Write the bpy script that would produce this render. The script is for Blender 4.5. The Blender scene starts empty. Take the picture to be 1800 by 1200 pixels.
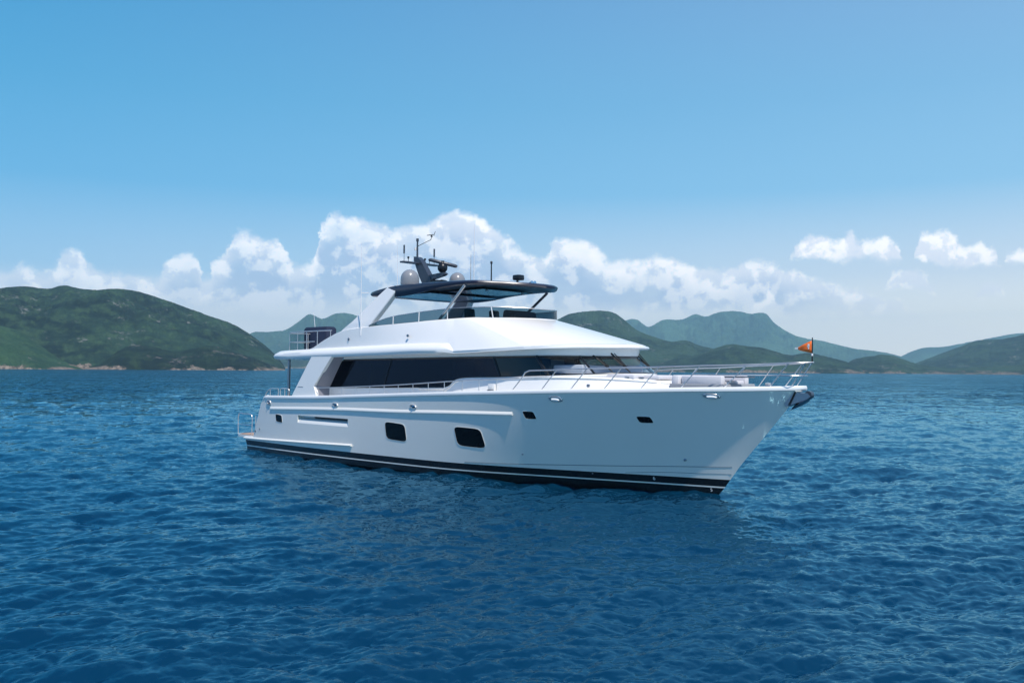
import bpy, math, random
import numpy as np
from mathutils import Vector, Matrix
random.seed(7)
SC = bpy.context.scene
COL = SC.collection
R = math.radians

# ------------------------------------------------------------------ camera
CAMP = np.array([38.173, -25.160, 3.863])
HEAD = R(43.518)
F0 = np.array([-math.sin(HEAD), math.cos(HEAD), 0.0])      # level view direction
R0 = np.array([math.cos(HEAD), math.sin(HEAD), 0.0])       # level right direction
PITCH, ROLL = R(1.7094), math.atan(0.0075)
fwd = F0*math.cos(PITCH) + np.array([0, 0, math.sin(PITCH)])
up0 = -F0*math.sin(PITCH) + np.array([0, 0, math.cos(PITCH)])
rt = R0*math.cos(ROLL) + up0*math.sin(ROLL)
up = up0*math.cos(ROLL) - R0*math.sin(ROLL)
cam = bpy.data.cameras.new('camera')
cam.lens, cam.sensor_width, cam.clip_start, cam.clip_end = 32.0, 36.0, 0.1, 60000
camo = bpy.data.objects.new('camera', cam); COL.objects.link(camo)
camo.matrix_world = Matrix(((rt[0], up[0], -fwd[0], CAMP[0]), (rt[1], up[1], -fwd[1], CAMP[1]),
                            (rt[2], up[2], -fwd[2], CAMP[2]), (0, 0, 0, 1)))
SC.camera = camo

# ------------------------------------------------------------------ light and exposure
SUN_AZ, SUN_EL = R(-24), R(57)
SC.view_settings.view_transform = 'Standard'
SC.view_settings.look = 'None'
SC.view_settings.gamma = 1.0
SC.view_settings.exposure = 0.0
sl = bpy.data.lights.new('sun', 'SUN'); sl.energy = 4.9; sl.angle = R(0.5); sl.color = (1.0, 0.94, 0.86)
so = bpy.data.objects.new('sun', sl); COL.objects.link(so)
sd = Vector((math.cos(SUN_EL)*math.cos(SUN_AZ), math.cos(SUN_EL)*math.sin(SUN_AZ), math.sin(SUN_EL)))
so.rotation_euler = sd.to_track_quat('Z', 'Y').to_euler()
so.location = (0, 0, 60)

# ------------------------------------------------------------------ node helpers
class NT:
    def __init__(s, tree):
        s.t = tree; s.n = tree.nodes; s.l = tree.links
    def node(s, typ, **k):
        n = s.n.new(typ)
        for a, b in k.items(): setattr(n, a, b)
        return n
    def put(s, sock, v):
        if isinstance(v, bpy.types.NodeSocket): s.l.new(v, sock)
        else: sock.default_value = v
    def m(s, op, *a, clamp=False):
        n = s.node('ShaderNodeMath', operation=op, use_clamp=clamp)
        for i, v in enumerate(a): s.put(n.inputs[i], v)
        return n.outputs[0]
    def v(s, op, *a):
        n = s.node('ShaderNodeVectorMath', operation=op)
        for i, v in enumerate(a): s.put(n.inputs[i], v)
        return n.outputs['Value'] if op in ('DOT_PRODUCT', 'LENGTH', 'DISTANCE') else n.outputs[0]
    def xyz(s, x, y, z=0.0):
        n = s.node('ShaderNodeCombineXYZ')
        for i, v in enumerate((x, y, z)): s.put(n.inputs[i], v)
        return n.outputs[0]
    def sep(s, v):
        n = s.node('ShaderNodeSeparateXYZ'); s.put(n.inputs[0], v); return n.outputs
    def noise(s, vec, scale, detail=4, rough=0.5, out='Fac', lac=2.0, dist=0.0):
        n = s.node('ShaderNodeTexNoise')
        s.put(n.inputs['Vector'], vec); n.inputs['Scale'].default_value = scale
        n.inputs['Detail'].default_value = detail; n.inputs['Roughness'].default_value = rough
        n.inputs['Lacunarity'].default_value = lac; n.inputs['Distortion'].default_value = dist
        return n.outputs[out]
    def mr(s, v, a, b, c=0.0, d=1.0, smooth=True):
        n = s.node('ShaderNodeMapRange', interpolation_type='SMOOTHSTEP' if smooth else 'LINEAR')
        for i, x in enumerate((v, a, b, c, d)): s.put(n.inputs[i], x)
        return n.outputs[0]
    def mix(s, f, a, b, blend='MIX'):
        n = s.node('ShaderNodeMix', data_type='RGBA', blend_type=blend)
        s.put(n.inputs[0], f)
        for i, x in ((6, a), (7, b)):
            if not isinstance(x, bpy.types.NodeSocket) and len(x) == 3: x = (*x, 1)
            s.put(n.inputs[i], x)
        return n.outputs[2]
    def curve(s, v, pts):
        n = s.node('ShaderNodeFloatCurve')
        c = n.mapping.curves[0]
        pts = sorted(pts)
        while len(c.points) < len(pts): c.points.new(0.5, 0.5)
        for p, q in zip(c.points, pts):
            p.location = q; p.handle_type = 'AUTO_CLAMPED'
        n.mapping.update()
        s.put(n.inputs['Value'], v)
        return n.outputs[0]
    def ramp(s, v, stops):
        n = s.node('ShaderNodeValToRGB')
        e = n.color_ramp.elements
        while len(e) < len(stops): e.new(0.5)
        for q, (p, c) in zip(e, stops): q.position = p; q.color = (*c, 1)
        s.put(n.inputs[0], v); return n.outputs[0]

def yh(px): return 641.0 + 0.0075*px
def lin(r, g, b):
    f = lambda c: ((c/255+0.055)/1.055)**2.4 if c > 10 else c/255/12.92
    return (f(r), f(g), f(b))

# ------------------------------------------------------------------ sky
W = bpy.data.worlds.new('World'); SC.world = W; W.use_nodes = True
w = NT(W.node_tree); w.n.clear()
sky = w.node('ShaderNodeTexSky', sky_type='NISHITA')
sky.sun_disc = False; sky.sun_elevation = SUN_EL; sky.sun_rotation = R(90) - SUN_AZ
sky.air_density = 1.0; sky.dust_density = 0.6; sky.ozone_density = 1.5; sky.altitude = 0
SKY_STR = 0.11
tc = w.node('ShaderNodeTexCoord').outputs['Generated']
dn = w.v('NORMALIZE', tc)
ur = w.v('DOT_PRODUCT', dn, tuple(R0)); uf = w.v('DOT_PRODUCT', dn, tuple(F0)); uz = w.sep(dn)[2]
U = w.m('ARCTAN2', ur, uf)
hz = w.m('SQRT', w.m('ADD', w.m('MULTIPLY', ur, ur), w.m('MULTIPLY', uf, uf)))
V = w.m('DIVIDE', uz, w.m('MAXIMUM', hz, 0.02))
# clear-air colour: the sky texture, tinted towards cyan with height, milky low down, paler towards the sun side
el = w.m('MAXIMUM', V, 0.0)
Ksky = 1.0/SKY_STR
def K(c, g=1.0): return tuple(x*Ksky*g for x in c)
base = w.mix(1.0, sky.outputs[0], (0.75, 1.05, 1.15), 'MULTIPLY')
def skyramp(stops): return w.ramp(w.mr(el, 0.0, 1.0, smooth=False), [(p_, tuple(x*.5 for x in c_)) for p_, c_ in stops])
rl = skyramp([(0.0, (1.3, 1.25, 1.2)), (.05, (1.15, 1.12, 1.18)), (.10, (.38, .69, 1.0)), (.19, (.125, .49, .86)), (.29, (.07, .41, .76)), (.42, (.03, .32, .67)), (1.0, (.02, .13, .40))])
rr0 = skyramp([(0.0, (1.45, 1.35, 1.22)), (.06, (1.38, 1.32, 1.2)), (.10, (.90, .98, 1.08)), (.19, (.33, .66, .96)), (.29, (.26, .56, .87)), (.42, (.25, .47, .78)), (1.0, (.06, .20, .48))])
clear = w.mix(w.mr(U, -0.60, 0.60, smooth=False), rl, rr0)
clear = w.mix(1.0, clear, K((2.0, 2.0, 2.0)), 'MULTIPLY')
clear = w.mix(w.mr(w.m('ABSOLUTE', U), 0.75, 1.3), clear, w.mix(1.0, clear, (0.50, 0.72, 0.98), 'MULTIPLY'))
base = w.mix(0.92, base, clear)

def ux(px): return math.atan((px-900)/1600)
def vy(px, py): return (yh(px)-py)/1600*math.cos(ux(px))
UT = w.m('DIVIDE', w.m('ADD', U, 0.62), 1.24)
def prof(pts, up_=0): return [((ux(a)+0.62)/1.24, max(0.0, min(1, vy(a, b-(up_ if a < 700 else 0))*4))) for a, b in pts]
# domain warp for billows
uv = w.xyz(U, V, 0.37)
warp = w.noise(uv, 34, 6, 0.6, 'Color')
warp2 = w.noise(uv, 120, 4, 0.6, 'Color')
w1 = w.v('SCALE', w.v('SUBTRACT', warp, (0.5, 0.5, 0.5))); w1.node.inputs['Scale'].default_value = 0.030
w2 = w.v('SCALE', w.v('SUBTRACT', warp2, (0.5, 0.5, 0.5))); w2.node.inputs['Scale'].default_value = 0.008
uvw = w.v('ADD', w.v('ADD', uv, w1), w2)
su = w.sep(uvw); UW, VW = su[0], su[1]
UTW = w.m('DIVIDE', w.m('ADD', UW, 0.62), 1.24)
mainTop = [(-200,470),(0,482),(28,466),(60,478),(90,470),(108,447),(128,443),(143,462),(165,474),(205,486),(262,490),(288,472),(308,452),(332,448),(346,462),(356,492),(372,462),(392,450),(404,418),(432,409),(468,420),(498,430),(508,470),(540,466),(556,440),(563,395),(585,374),(618,384),(655,392),(700,398),(735,390),(768,380),(800,369),(832,376),(862,392),(884,412),(910,434),(948,446),(968,424),(1000,414),(1030,420),(1056,440),(1090,456),(1150,446),(1200,458),(1262,472),(1330,452),(1380,466),(1440,488),(1500,508),(1560,520),(1640,560),(2000,600)]
T1 = w.m('DIVIDE', w.curve(UTW, prof(mainTop, 7)), 4.0)
edge = w.m('SUBTRACT', T1, VW)                         # >0 inside, grows downward
a1 = w.mr(edge, -0.0015, 0.009)
lowfade = w.mr(VW, 0.050, 0.074)                       # dissolves into the haze towards its base
wisp = w.mr(w.noise(w.v('MULTIPLY', uv, (1, 2.6, 1)), 15, 6, 0.62), 0.36, 0.62)
body = w.mr(w.noise(w.v('ADD', uv, (3.1, 0, 0)), 11, 5, 0.6), 0.30, 0.52)
rim = w.mr(edge, 0.03, 0.012)
dens1 = w.m('MULTIPLY', a1, w.m('MAXIMUM', w.m('MULTIPLY', rim, 0.95), w.m('ADD', w.m('MULTIPLY', body, 0.35), 0.62)))
dens1 = w.m('MULTIPLY', dens1, w.m('ADD', w.m('MULTIPLY', lowfade, 0.75), w.m('MULTIPLY', wisp, 0.25)))
leftthin = w.mr(U, -0.36, -0.12, 0.8, 1.0)
dens1 = w.m('MULTIPLY', dens1, leftthin)
# right-hand fair weather clouds: two rows, each a top and a base profile
def row(tops, bases, soft=0.006):
    t = w.m('DIVIDE', w.curve(UTW, prof(tops)), 4.0); b = w.m('DIVIDE', w.curve(UTW, prof(bases)), 4.0)
    up_ = w.mr(w.m('SUBTRACT', t, VW), -0.003, soft); dn_ = w.mr(w.m('SUBTRACT', VW, b), -0.006, 0.003)
    return w.m('MULTIPLY', up_, dn_), w.m('SUBTRACT', t, VW)
rB, eB = row([(1300,600),(1378,470),(1390,436),(1408,422),(1440,414),(1460,425),(1495,412),(1520,424),(1550,416),(1572,426),(1584,440),(1594,500),(1600,470),(1612,428),(1640,408),(1680,416),(1700,428),(1722,424),(1745,432),(1756,446),(1762,480),(1770,446),(1800,440),(1830,438),(1860,470),(2000,600)],
             [(1300,440),(1390,447),(1450,450),(1560,452),(1594,452),(1610,450),(1660,464),(1740,462),(1762,456),(1850,458)])
rC, eC = row([(1300,620),(1545,560),(1562,492),(1580,474),(1600,477),(1615,476),(1632,490),(1650,500),(1662,560),(1700,560),(1712,508),(1732,492),(1752,495),(1772,510),(1784,560),(1900,620)],
             [(1300,505),(1560,504),(1640,505),(1700,514),(1780,515)])
rC = w.m('MULTIPLY', rC, 0.75)
tx = w.mr(w.noise(uv, 60, 5, 0.6), 0.25, 0.5, 0.7, 1.0)
densR = w.m('MULTIPLY', w.m('MAXIMUM', rB, rC), tx)
dens = w.m('MAXIMUM', dens1, densR, clamp=True)
# relief: lit from upper right
nA = w.noise(uv, 26, 6, 0.58); nB = w.noise(w.v('ADD', uv, (0.007, 0.011, 0)), 26, 6, 0.58)
relief = w.mr(w.m('SUBTRACT', nA, nB), -0.05, 0.07)
rimlit = w.mr(w.m('MINIMUM', edge, 9.0), 0.045, 0.004)
rimR = w.mr(w.m('MINIMUM', w.m('ABSOLUTE', eB), w.m('ABSOLUTE', eC)), 0.017, 0.002)
lit = w.m('ADD', w.m('MULTIPLY', relief, 0.55), w.m('MULTIPLY', w.m('MAXIMUM', rimlit, rimR), 0.55), clamp=True)
ccol = w.mix(lit, K((.52, .67, .93)), K((1.42, 1.38, 1.38)))
fadecol = w.mr(V, 0.04, 0.085)
ccol = w.mix(fadecol, K((1.22, 1.18, 1.18)), ccol)
skyc = w.mix(w.m('MULTIPLY', dens, 0.96), base, ccol)
below = w.mr(uz, -0.02, 0.0)
skyc = w.mix(below, K((0.05, 0.12, 0.2)), skyc)
bg = w.node('ShaderNodeBackground'); bg.inputs[1].default_value = SKY_STR
w.l.new(skyc, bg.inputs[0]); wo = w.node('ShaderNodeOutputWorld'); w.l.new(bg.outputs[0], wo.inputs[0])

# ------------------------------------------------------------------ materials
MATS = {}
def mat(name, col, rough=0.4, metal=0.0, coat=0.0, bump=0.0, bscale=30.0, var=0.0, ior=1.45):
    if name in MATS: return MATS[name]
    m = bpy.data.materials.new(name); m.use_nodes = True
    t = NT(m.node_tree); p = t.n['Principled BSDF']
    p.inputs['Roughness'].default_value = rough; p.inputs['Metallic'].default_value = metal
    p.inputs['Coat Weight'].default_value = coat; p.inputs['Coat Roughness'].default_value = 0.05; p.inputs['Coat IOR'].default_value = 1.65 if coat >= 1 else 1.5
    p.inputs['IOR'].default_value = ior
    g = t.node('ShaderNodeTexCoord').outputs['Object']
    n = t.noise(g, bscale, 4, 0.55)
    lo = tuple(c*(1-var) for c in col); hi = tuple(min(1, c*(1+var)) for c in col)
    t.l.new(t.mix(n, lo, hi), p.inputs['Base Color'])
    if bump:
        b = t.node('ShaderNodeBump'); b.inputs['Strength'].default_value = bump; b.inputs['Distance'].default_value = 0.02
        t.l.new(n, b.inputs['Height']); t.l.new(b.outputs[0], p.inputs['Normal'])
    MATS[name] = m; return m
def glassmat(name, tint, refl=1.0, rough=0.01):
    m = bpy.data.materials.new(name); m.use_nodes = True
    t = NT(m.node_tree); t.n.clear()
    tr = t.node('ShaderNodeBsdfTransparent'); tr.inputs[0].default_value = (*tint, 1)
    gl = t.node('ShaderNodeBsdfGlossy'); gl.inputs[0].default_value = ((refl, refl, refl, 1) if not isinstance(refl, tuple) else (*refl, 1)); gl.inputs['Roughness'].default_value = rough
    ge = t.node('ShaderNodeNewGeometry'); ct = t.m('ABSOLUTE', t.v('DOT_PRODUCT', ge.outputs['Normal'], ge.outputs['Incoming']))
    fr_ = t.m('ADD', 0.04, t.m('MULTIPLY', 0.96, t.m('POWER', t.m('SUBTRACT', 1.0, ct, clamp=True), 5.0)))
    mx = t.node('ShaderNodeMixShader'); t.l.new(fr_, mx.inputs[0]); t.l.new(tr.outputs[0], mx.inputs[1]); t.l.new(gl.outputs[0], mx.inputs[2])
    o = t.node('ShaderNodeOutputMaterial'); t.l.new(mx.outputs[0], o.inputs[0])
    MATS[name] = m; return m
GEL = mat('white_gelcoat', (0.85, 0.845, 0.83), 0.22, coat=0.4, var=0.01, bump=0.015, bscale=1.5)
HULLW = mat('white_hull_paint', (0.82, 0.80, 0.745), 0.16, coat=1.0, var=0.015, bump=0.02, bscale=0.9)
ANTI = mat('black_bottom_paint', (0.008, 0.009, 0.011), 0.25, coat=0.3, var=0.2)
DARK = mat('dark_trim', (0.012, 0.014, 0.018), 0.3, var=0.2)
NAVY = mat('navy_gloss_paint', (0.030, 0.030, 0.052), 0.28, metal=0.0, coat=0.45, var=0.05)
NAVYC = mat('navy_canvas', (0.012, 0.022, 0.055), 0.75, bump=0.4, bscale=9, var=0.2)
SLATE = mat('slate_grey_paint', (0.045, 0.055, 0.075), 0.3, coat=0.3, var=0.05)
DOME = mat('grey_radome', (0.24, 0.25, 0.27), 0.28, coat=0.4, var=0.04)
STEEL = mat('stainless_steel', (0.72, 0.71, 0.70), 0.30, metal=0.75, var=0.05)
STEELD = mat('brushed_steel', (0.33, 0.35, 0.38), 0.3, metal=1.0, var=0.05)
GREYP = mat('shade_grey_panel', (0.24, 0.25, 0.30), 0.4, var=0.05)  # darkened grey, stands in for shade on reveal panels and arch insides
TEAK = mat('teak', (0.42, 0.27, 0.18), 0.55, var=0.2, bscale=12)
CUSH = mat('pale_cushion', (0.62, 0.61, 0.64), 0.8, bump=0.3, bscale=7, var=0.05)
INT = mat('dark_interior', (0.018, 0.022, 0.028), 0.6, var=0.2)
INTL = mat('cream_interior', (0.5, 0.5, 0.5), 0.6, var=0.1)
BLKG = mat('black_porthole_glass', (0.004, 0.005, 0.006), 0.05, ior=1.35)
CHROME = mat('polished_chrome', (0.8, 0.8, 0.8), 0.08, metal=1.0)
ORANGE = mat('orange_flag_cloth', (0.90, 0.17, 0.025), 0.7, var=0.1, bscale=8)
WHITEC = mat('white_cloth', (0.8, 0.8, 0.8), 0.7)
RUBBER = mat('black_rubber', (0.01, 0.01, 0.01), 0.55)
GREY = mat('grey_plastic', (0.3, 0.31, 0.33), 0.4)
SALON = glassmat('salon_glass', (0.014, 0.020, 0.034), (.40, .55, .85))
SHIELD = glassmat('windscreen_glass', (0.90, 0.95, 0.97))
DEFL = glassmat('deflector_glass', (0.17, 0.28, 0.34), 0.6)
WHEEL = glassmat('wheelhouse_glass', (0.42, 0.46, 0.46))

# ------------------------------------------------------------------ mesh helpers
class MB:
    def __init__(s): s.v = []; s.f = []; s.mi = []
    def add(s, vs, fs, mi=0):
        o = len(s.v); s.v += [tuple(map(float, p)) for p in vs]
        for f in fs: s.f.append(tuple(o+i for i in f)); s.mi.append(mi)
        return s
    def grid(s, rows, mi=0, skip=None, mfun=None):
        R_, C_ = len(rows), len(rows[0]); o = len(s.v)
        for r in rows: s.v += [tuple(map(float, p)) for p in r]
        for i in range(R_-1):
            for j in range(C_-1):
                if skip and skip(i, j): continue
                s.f.append((o+i*C_+j, o+i*C_+j+1, o+(i+1)*C_+j+1, o+(i+1)*C_+j))
                s.mi.append(mfun(i, j) if mfun else mi)
        return s
    def box(s, c, h, rz=0.0, ry=0.0, bev=0.0, mi=0):
        hx, hy, hz_ = h; b = min(bev, hx*.9, hy*.9, hz_*.9)
        vs = []
        M = Matrix.Rotation(rz, 3, 'Z') @ Matrix.Rotation(ry, 3, 'Y')
        if b <= 0:
            for x in (-hx, hx):
                for y in (-hy, hy):
                    for z in (-hz_, hz_): vs.append(Vector((x, y, z)))
            fs = [(0,1,3,2),(4,6,7,5),(0,4,5,1),(2,3,7,6),(0,2,6,4),(1,5,7,3)]
        else:
            rows = []
            def ring(a, z):
                r = []
                for (sx, sy, a0) in ((1,1,0),(-1,1,90),(-1,-1,180),(1,-1,270)):
                    for k in (0, 45, 90):
                        t = R(a0+k); r.append(Vector((sx*(hx-b)+a*math.cos(t), sy*(hy-b)+a*math.sin(t), z)))
                return r
            for a, z in ((0.0, -hz_), (b*.3,-hz_), (b*.8, -hz_+b*.3), (b, -hz_+b), (b, hz_-b), (b*.8, hz_-b*.3), (b*.3, hz_), (0.0, hz_)):
                rows.append(ring(a, z))
            n = 12; fs = []
            for r in rows: vs += r
            for i in range(len(rows)-1):
                for j in range(n): fs.append((i*n+j, i*n+(j+1) % n, (i+1)*n+(j+1) % n, (i+1)*n+j))
            fs.append(tuple(range(n-1, -1, -1))); fs.append(tuple((len(rows)-1)*n+j for j in range(n)))
        s.add([M @ p + Vector(c) for p in vs], fs, mi); return s
    def tube(s, pts, r, n=8, mi=0, cap=True):
        pts = [Vector(p) for p in pts]; rr = r if isinstance(r, (list, tuple)) else [r]*len(pts)
        rows = []; ref = None
        for i, p in enumerate(pts):
            d = (pts[min(i+1, len(pts)-1)] - pts[max(i-1, 0)]).normalized()
            if ref is None: ref = Vector((0, 0, 1)) if abs(d.z) < .9 else Vector((1, 0, 0))
            a = d.cross(ref).normalized(); b = a.cross(d).normalized(); ref = b
            rows.append([p + (a*math.cos(2*math.pi*k/n) + b*math.sin(2*math.pi*k/n))*rr[i] for k in range(n)])
        vs = [q for r_ in rows for q in r_]; fs = []
        for i in range(len(rows)-1):
            for k in range(n): fs.append((i*n+k, i*n+(k+1) % n, (i+1)*n+(k+1) % n, (i+1)*n+k))
        if cap: fs.append(tuple(range(n))[::-1]); fs.append(tuple((len(rows)-1)*n+k for k in range(n)))
        s.add(vs, fs, mi); return s
    def prism(s, poly, ext, mi=0):
        n = len(poly); p = [Vector(q) for q in poly]; e = Vector(ext)
        vs = p + [q+e for q in p]
        fs = [tuple(range(n))[::-1], tuple(range(n, 2*n))] + [(i, (i+1) % n, n+(i+1) % n, n+i) for i in range(n)]
        s.add(vs, fs, mi); return s
    def lathe(s, c, prof_, n=24, mi=0, axis='Z'):
        rows = []
        for r_, z in prof_:
            ring = []
            for k in range(n+1):
                a = 2*math.pi*k/n; x, y = r_*math.cos(a), r_*math.sin(a)
                q = {'Z': (x, y, z), 'X': (z, x, y), 'Y': (x, z, y)}[axis]
                ring.append((c[0]+q[0], c[1]+q[1], c[2]+q[2]))
            rows.append(ring)
        s.grid(rows, mi); return s
    def build(s, name, mats, parent=None, angle=38, smooth=True, weld=True):
        me = bpy.data.meshes.new(name)
        me.from_pydata(s.v, [], s.f)
        if not isinstance(mats, (list, tuple)): mats = [mats]
        for m in mats: me.materials.append(m)
        me.polygons.foreach_set('material_index', s.mi)
        import bmesh
        bm = bmesh.new(); bm.from_mesh(me)
        if weld: bmesh.ops.remove_doubles(bm, verts=bm.verts, dist=0.0004)
        bmesh.ops.recalc_face_normals(bm, faces=bm.faces)
        if smooth:
            for f in bm.faces: f.smooth = True
            ca = R(angle)
            for e in bm.edges:
                if len(e.link_faces) == 2 and e.calc_face_angle(0) > ca: e.smooth = False
        bm.to_mesh(me); bm.free(); me.update()
        o = bpy.data.objects.new(name, me); COL.objects.link(o)
        if parent is not None: o.parent = parent
        return o
def empty(name, loc=(0, 0, 0)):
    o = bpy.data.objects.new(name, None); o.location = loc; COL.objects.link(o); return o
def tag(o, label=None, cat=None, group=None, kind=None):
    if label: o['label'] = label
    if cat: o['category'] = cat
    if group: o['group'] = group
    if kind: o['kind'] = kind
    return o
def cr(pts, n=8, closed=False):
    P = [np.array(p, float) for p in pts]; out = []
    for i in range(len(P)-1):
        p0 = P[i-1] if i > 0 else 2*P[0]-P[1]; p1, p2 = P[i], P[i+1]
        p3 = P[i+2] if i+2 < len(P) else 2*P[-1]-P[-2]
        t1, t2, t3 = [max(1e-6, np.linalg.norm(b-a))**0.5 for a, b in ((p0, p1), (p1, p2), (p2, p3))]
        m1 = (p2-p1)/t2 - (p2-p0)/(t1+t2) + (p1-p0)/t1; m2 = (p3-p2)/t3 - (p3-p1)/(t2+t3) + (p2-p1)/t2
        m1, m2 = m1*t2, m2*t2
        for k in range(n):
            t = k/n; a = t*t*t; b = t*t
            out.append((2*a-3*b+1)*p1 + (a-2*b+t)*m1 + (-2*a+3*b)*p2 + (a-b)*m2)
    out.append(P[-1]); return out
def herm(tab):
    T = np.array(cr([(a, b) for a, b in tab], 12)); return lambda x: np.interp(x, T[:, 0], T[:, 1])
def mir(p): return (p[0], -p[1], p[2])
def fullring(half):            # starboard aft -> bow -> port aft
    return [tuple(p) for p in half] + [mir(p) for p in half[::-1][1:]]
def bridge(mb, half, mi=0):    # plate across the boat from starboard points to their mirror images
    mb.grid([[tuple(p) for p in half], [(p[0], 0, p[2]) for p in half], [mir(p) for p in half]], mi)

# ------------------------------------------------------------------ YACHT
yacht = empty('motor_yacht'); tag(yacht, 'white motor yacht with dark hardtop and black bottom stripe at anchor on the sea', 'yacht')
XF = herm([(-1.3, 20.8), (-0.6, 22.5), (0, 23.25), (0.57, 23.7), (0.9, 23.95), (2, 24.9), (3.34, 26.05), (3.6, 26.3)])
K0 = herm([(0, 0.02), (1, .28), (2.2, .62), (5.2, 1.55), (9.2, 2.70), (13.2, 3.02), (18, 3.11), (23.3, 2.88), (28, 2.5)])
K1 = herm([(0, 0.03), (.4, .32), (1.1, .72), (2.1, 1.17), (3.6, 1.76), (5.1, 2.25), (7.1, 2.73), (9.1, 3.03), (11.5, 3.18), (16, 3.21), (20.5, 3.13), (26.5, 2.92)])
SHZ = herm([(0, 2.4), (2.3, 2.46), (5.8, 2.54), (8.6, 2.66), (11.5, 2.79), (14.6, 2.92), (17.2, 3.02), (19.3, 3.10), (21.2, 3.15), (22.9, 3.21), (24.5, 3.25), (25.9, 3.30), (26.3, 3.32)])
XA = lambda z: np.interp(z, [-1.3, 0, .38, .575, .60, .64, 2.2, 2.42, 2.5], [.4, .17, .10, -.08, -.08, .72, 1.48, 1.75, 2.0])
def hy(x, z):
    d = float(XF(z)) - x
    if d <= 0: return 0.0
    if z < 0: return float(K0(d))*max(0.0, 1-(-z/1.32)**1.6)
    s = min(1.0, z/float(SHZ(x))); p = 1.0 + 0.12*max(0, min(1, (x-13)/9))
    return float(K0(d)) + (float(K1(d))-float(K0(d)))*s**p
def hn(x, z):                  # outward normal on the starboard side
    a = hy(x+.05, z)-hy(x-.05, z); b = hy(x, z+.05)-hy(x, z-.05)
    return Vector((-a/.1, -1, -b/.1)).normalized()
def hp(x, z, off=0.0, sgn=-1):
    n = hn(x, z)*off
    return (x+n.x, sgn*(hy(x, z) - n.y*1.0), z+n.z)
xc = sorted(set(list(np.linspace(0, 2.5, 6)) + list(np.linspace(2.5, 4.6, 6)) + list(np.linspace(4.6, 8.26, 10)) + list(np.linspace(8.26, 20, 30)) + list(np.linspace(20, 26.05, 26))))
zl = [-1.3, -0.8, -0.3, 0, 0.205, 0.25, 0.48, 0.575, 0.60, 0.64, 0.9, 1.2, 1.48, 1.80, 2.05]
def col_x(x, z):
    if x <= 2.5: a = float(XA(z)); return a + x/2.5*(2.5-a)
    if x >= 20: return 20 + (x-20)/6.05*(float(XF(z))-20)
    return x
def hull_rows(sgn):
    rows = []
    for z in zl: rows.append([(col_x(x, z), sgn*hy(col_x(x, z), z), z) for x in xc])
    for k in range(1, 7):
        r = []
        for x in xc:
            X = x
            for _ in range(3):
                z = 2.05 + (float(SHZ(X))-2.05)*k/6; X = col_x(x, z)
            r.append((X, sgn*hy(X, z), z))
        rows.append(r)
    return rows
hull = MB()
def hmat(i, j): return 1 if (i < 4 or i == 5) else 0
iz = zl.index(1.48)
def inrec(i, j): return i == iz and 4.59 < xc[j] < 8.25
for sg in (-1, 1): hull.grid(hull_rows(sg), skip=(inrec if sg < 0 else None), mfun=hmat)
r1, r2 = hull_rows(-1), hull_rows(1)
hull.grid([[r[0] for r in r1], [(r[0][0]-.0, 0, r[0][2]) for r in r1], [r[0] for r in r2]], mfun=lambda i, j: hmat(j, 0))
hullo = hull.build('hull', [HULLW, ANTI], yacht, angle=30)
# recessed engine-room air intake
rc = MB(); xs = [x for x in xc if 4.59 < x < 8.27]
prf = [(1.80, 0.0), (1.797, .17), (1.70, .17), (1.68, .12), (1.60, .045), (1.48, 0.0)]
rows = [[(x, -(hy(x, z if k else 1.80) - d), z) for x in xs] for k, (z, d) in enumerate(prf)]
rc.grid(rows[:1]+rows[1:3], 1); rc.grid(rows[2:], 0)
for j in (0, len(xs)-1): rc.add([r[j] for r in rows], [tuple(range(len(prf)))], 0)
rc.build('air_intake', [HULLW, DARK], yacht)
# bulwark cap
def sweep(path, prof_, name, m, closed_end=True, parent=yacht, label=None):
    """path: list of points with outward normal n; prof_: list of (out, up)"""
    mb = MB(); rows = []
    for p, n in path: rows.append([(p[0]+n[0]*o, p[1]+n[1]*o, p[2]+u) for o, u in prof_+[prof_[0]]])
    mb.grid(rows)
    if closed_end:
        for r in (rows[0], rows[-1]): mb.add(r[:-1], [tuple(range(len(prof_)))])
    o = mb.build(name, m, parent, angle=50)
    if label: o['label'] = label
    return o
def capx(x0=1.95):
    out = []
    for x in list(np.linspace(x0, 22, 60)) + list(np.linspace(22.2, 26.02, 24)):
        z = float(SHZ(x)); y = hy(x, z)
        dy = (hy(min(x+.05, 26.03), z)-hy(x-.05, z))/.1
        n = np.array([-dy, -1.0]); n /= np.linalg.norm(n); out.append(((x, -y, z), n))
    return out
cp = capx()
tip = [((26.10, 0.0, float(SHZ(26.05))), np.array([1.0, 0.0]))]
full = cp + tip + [((p[0], -p[1], p[2]), np.array([n[0], -n[1]])) for p, n in cp[::-1]]
sweep(full, [(0.01, -.015), (.04, .0), (.05, .05), (.04, .10), (.02, .125), (-.12, .125), (-.16, .10), (-.16, -.02)], 'bulwark_cap', GEL)
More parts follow.
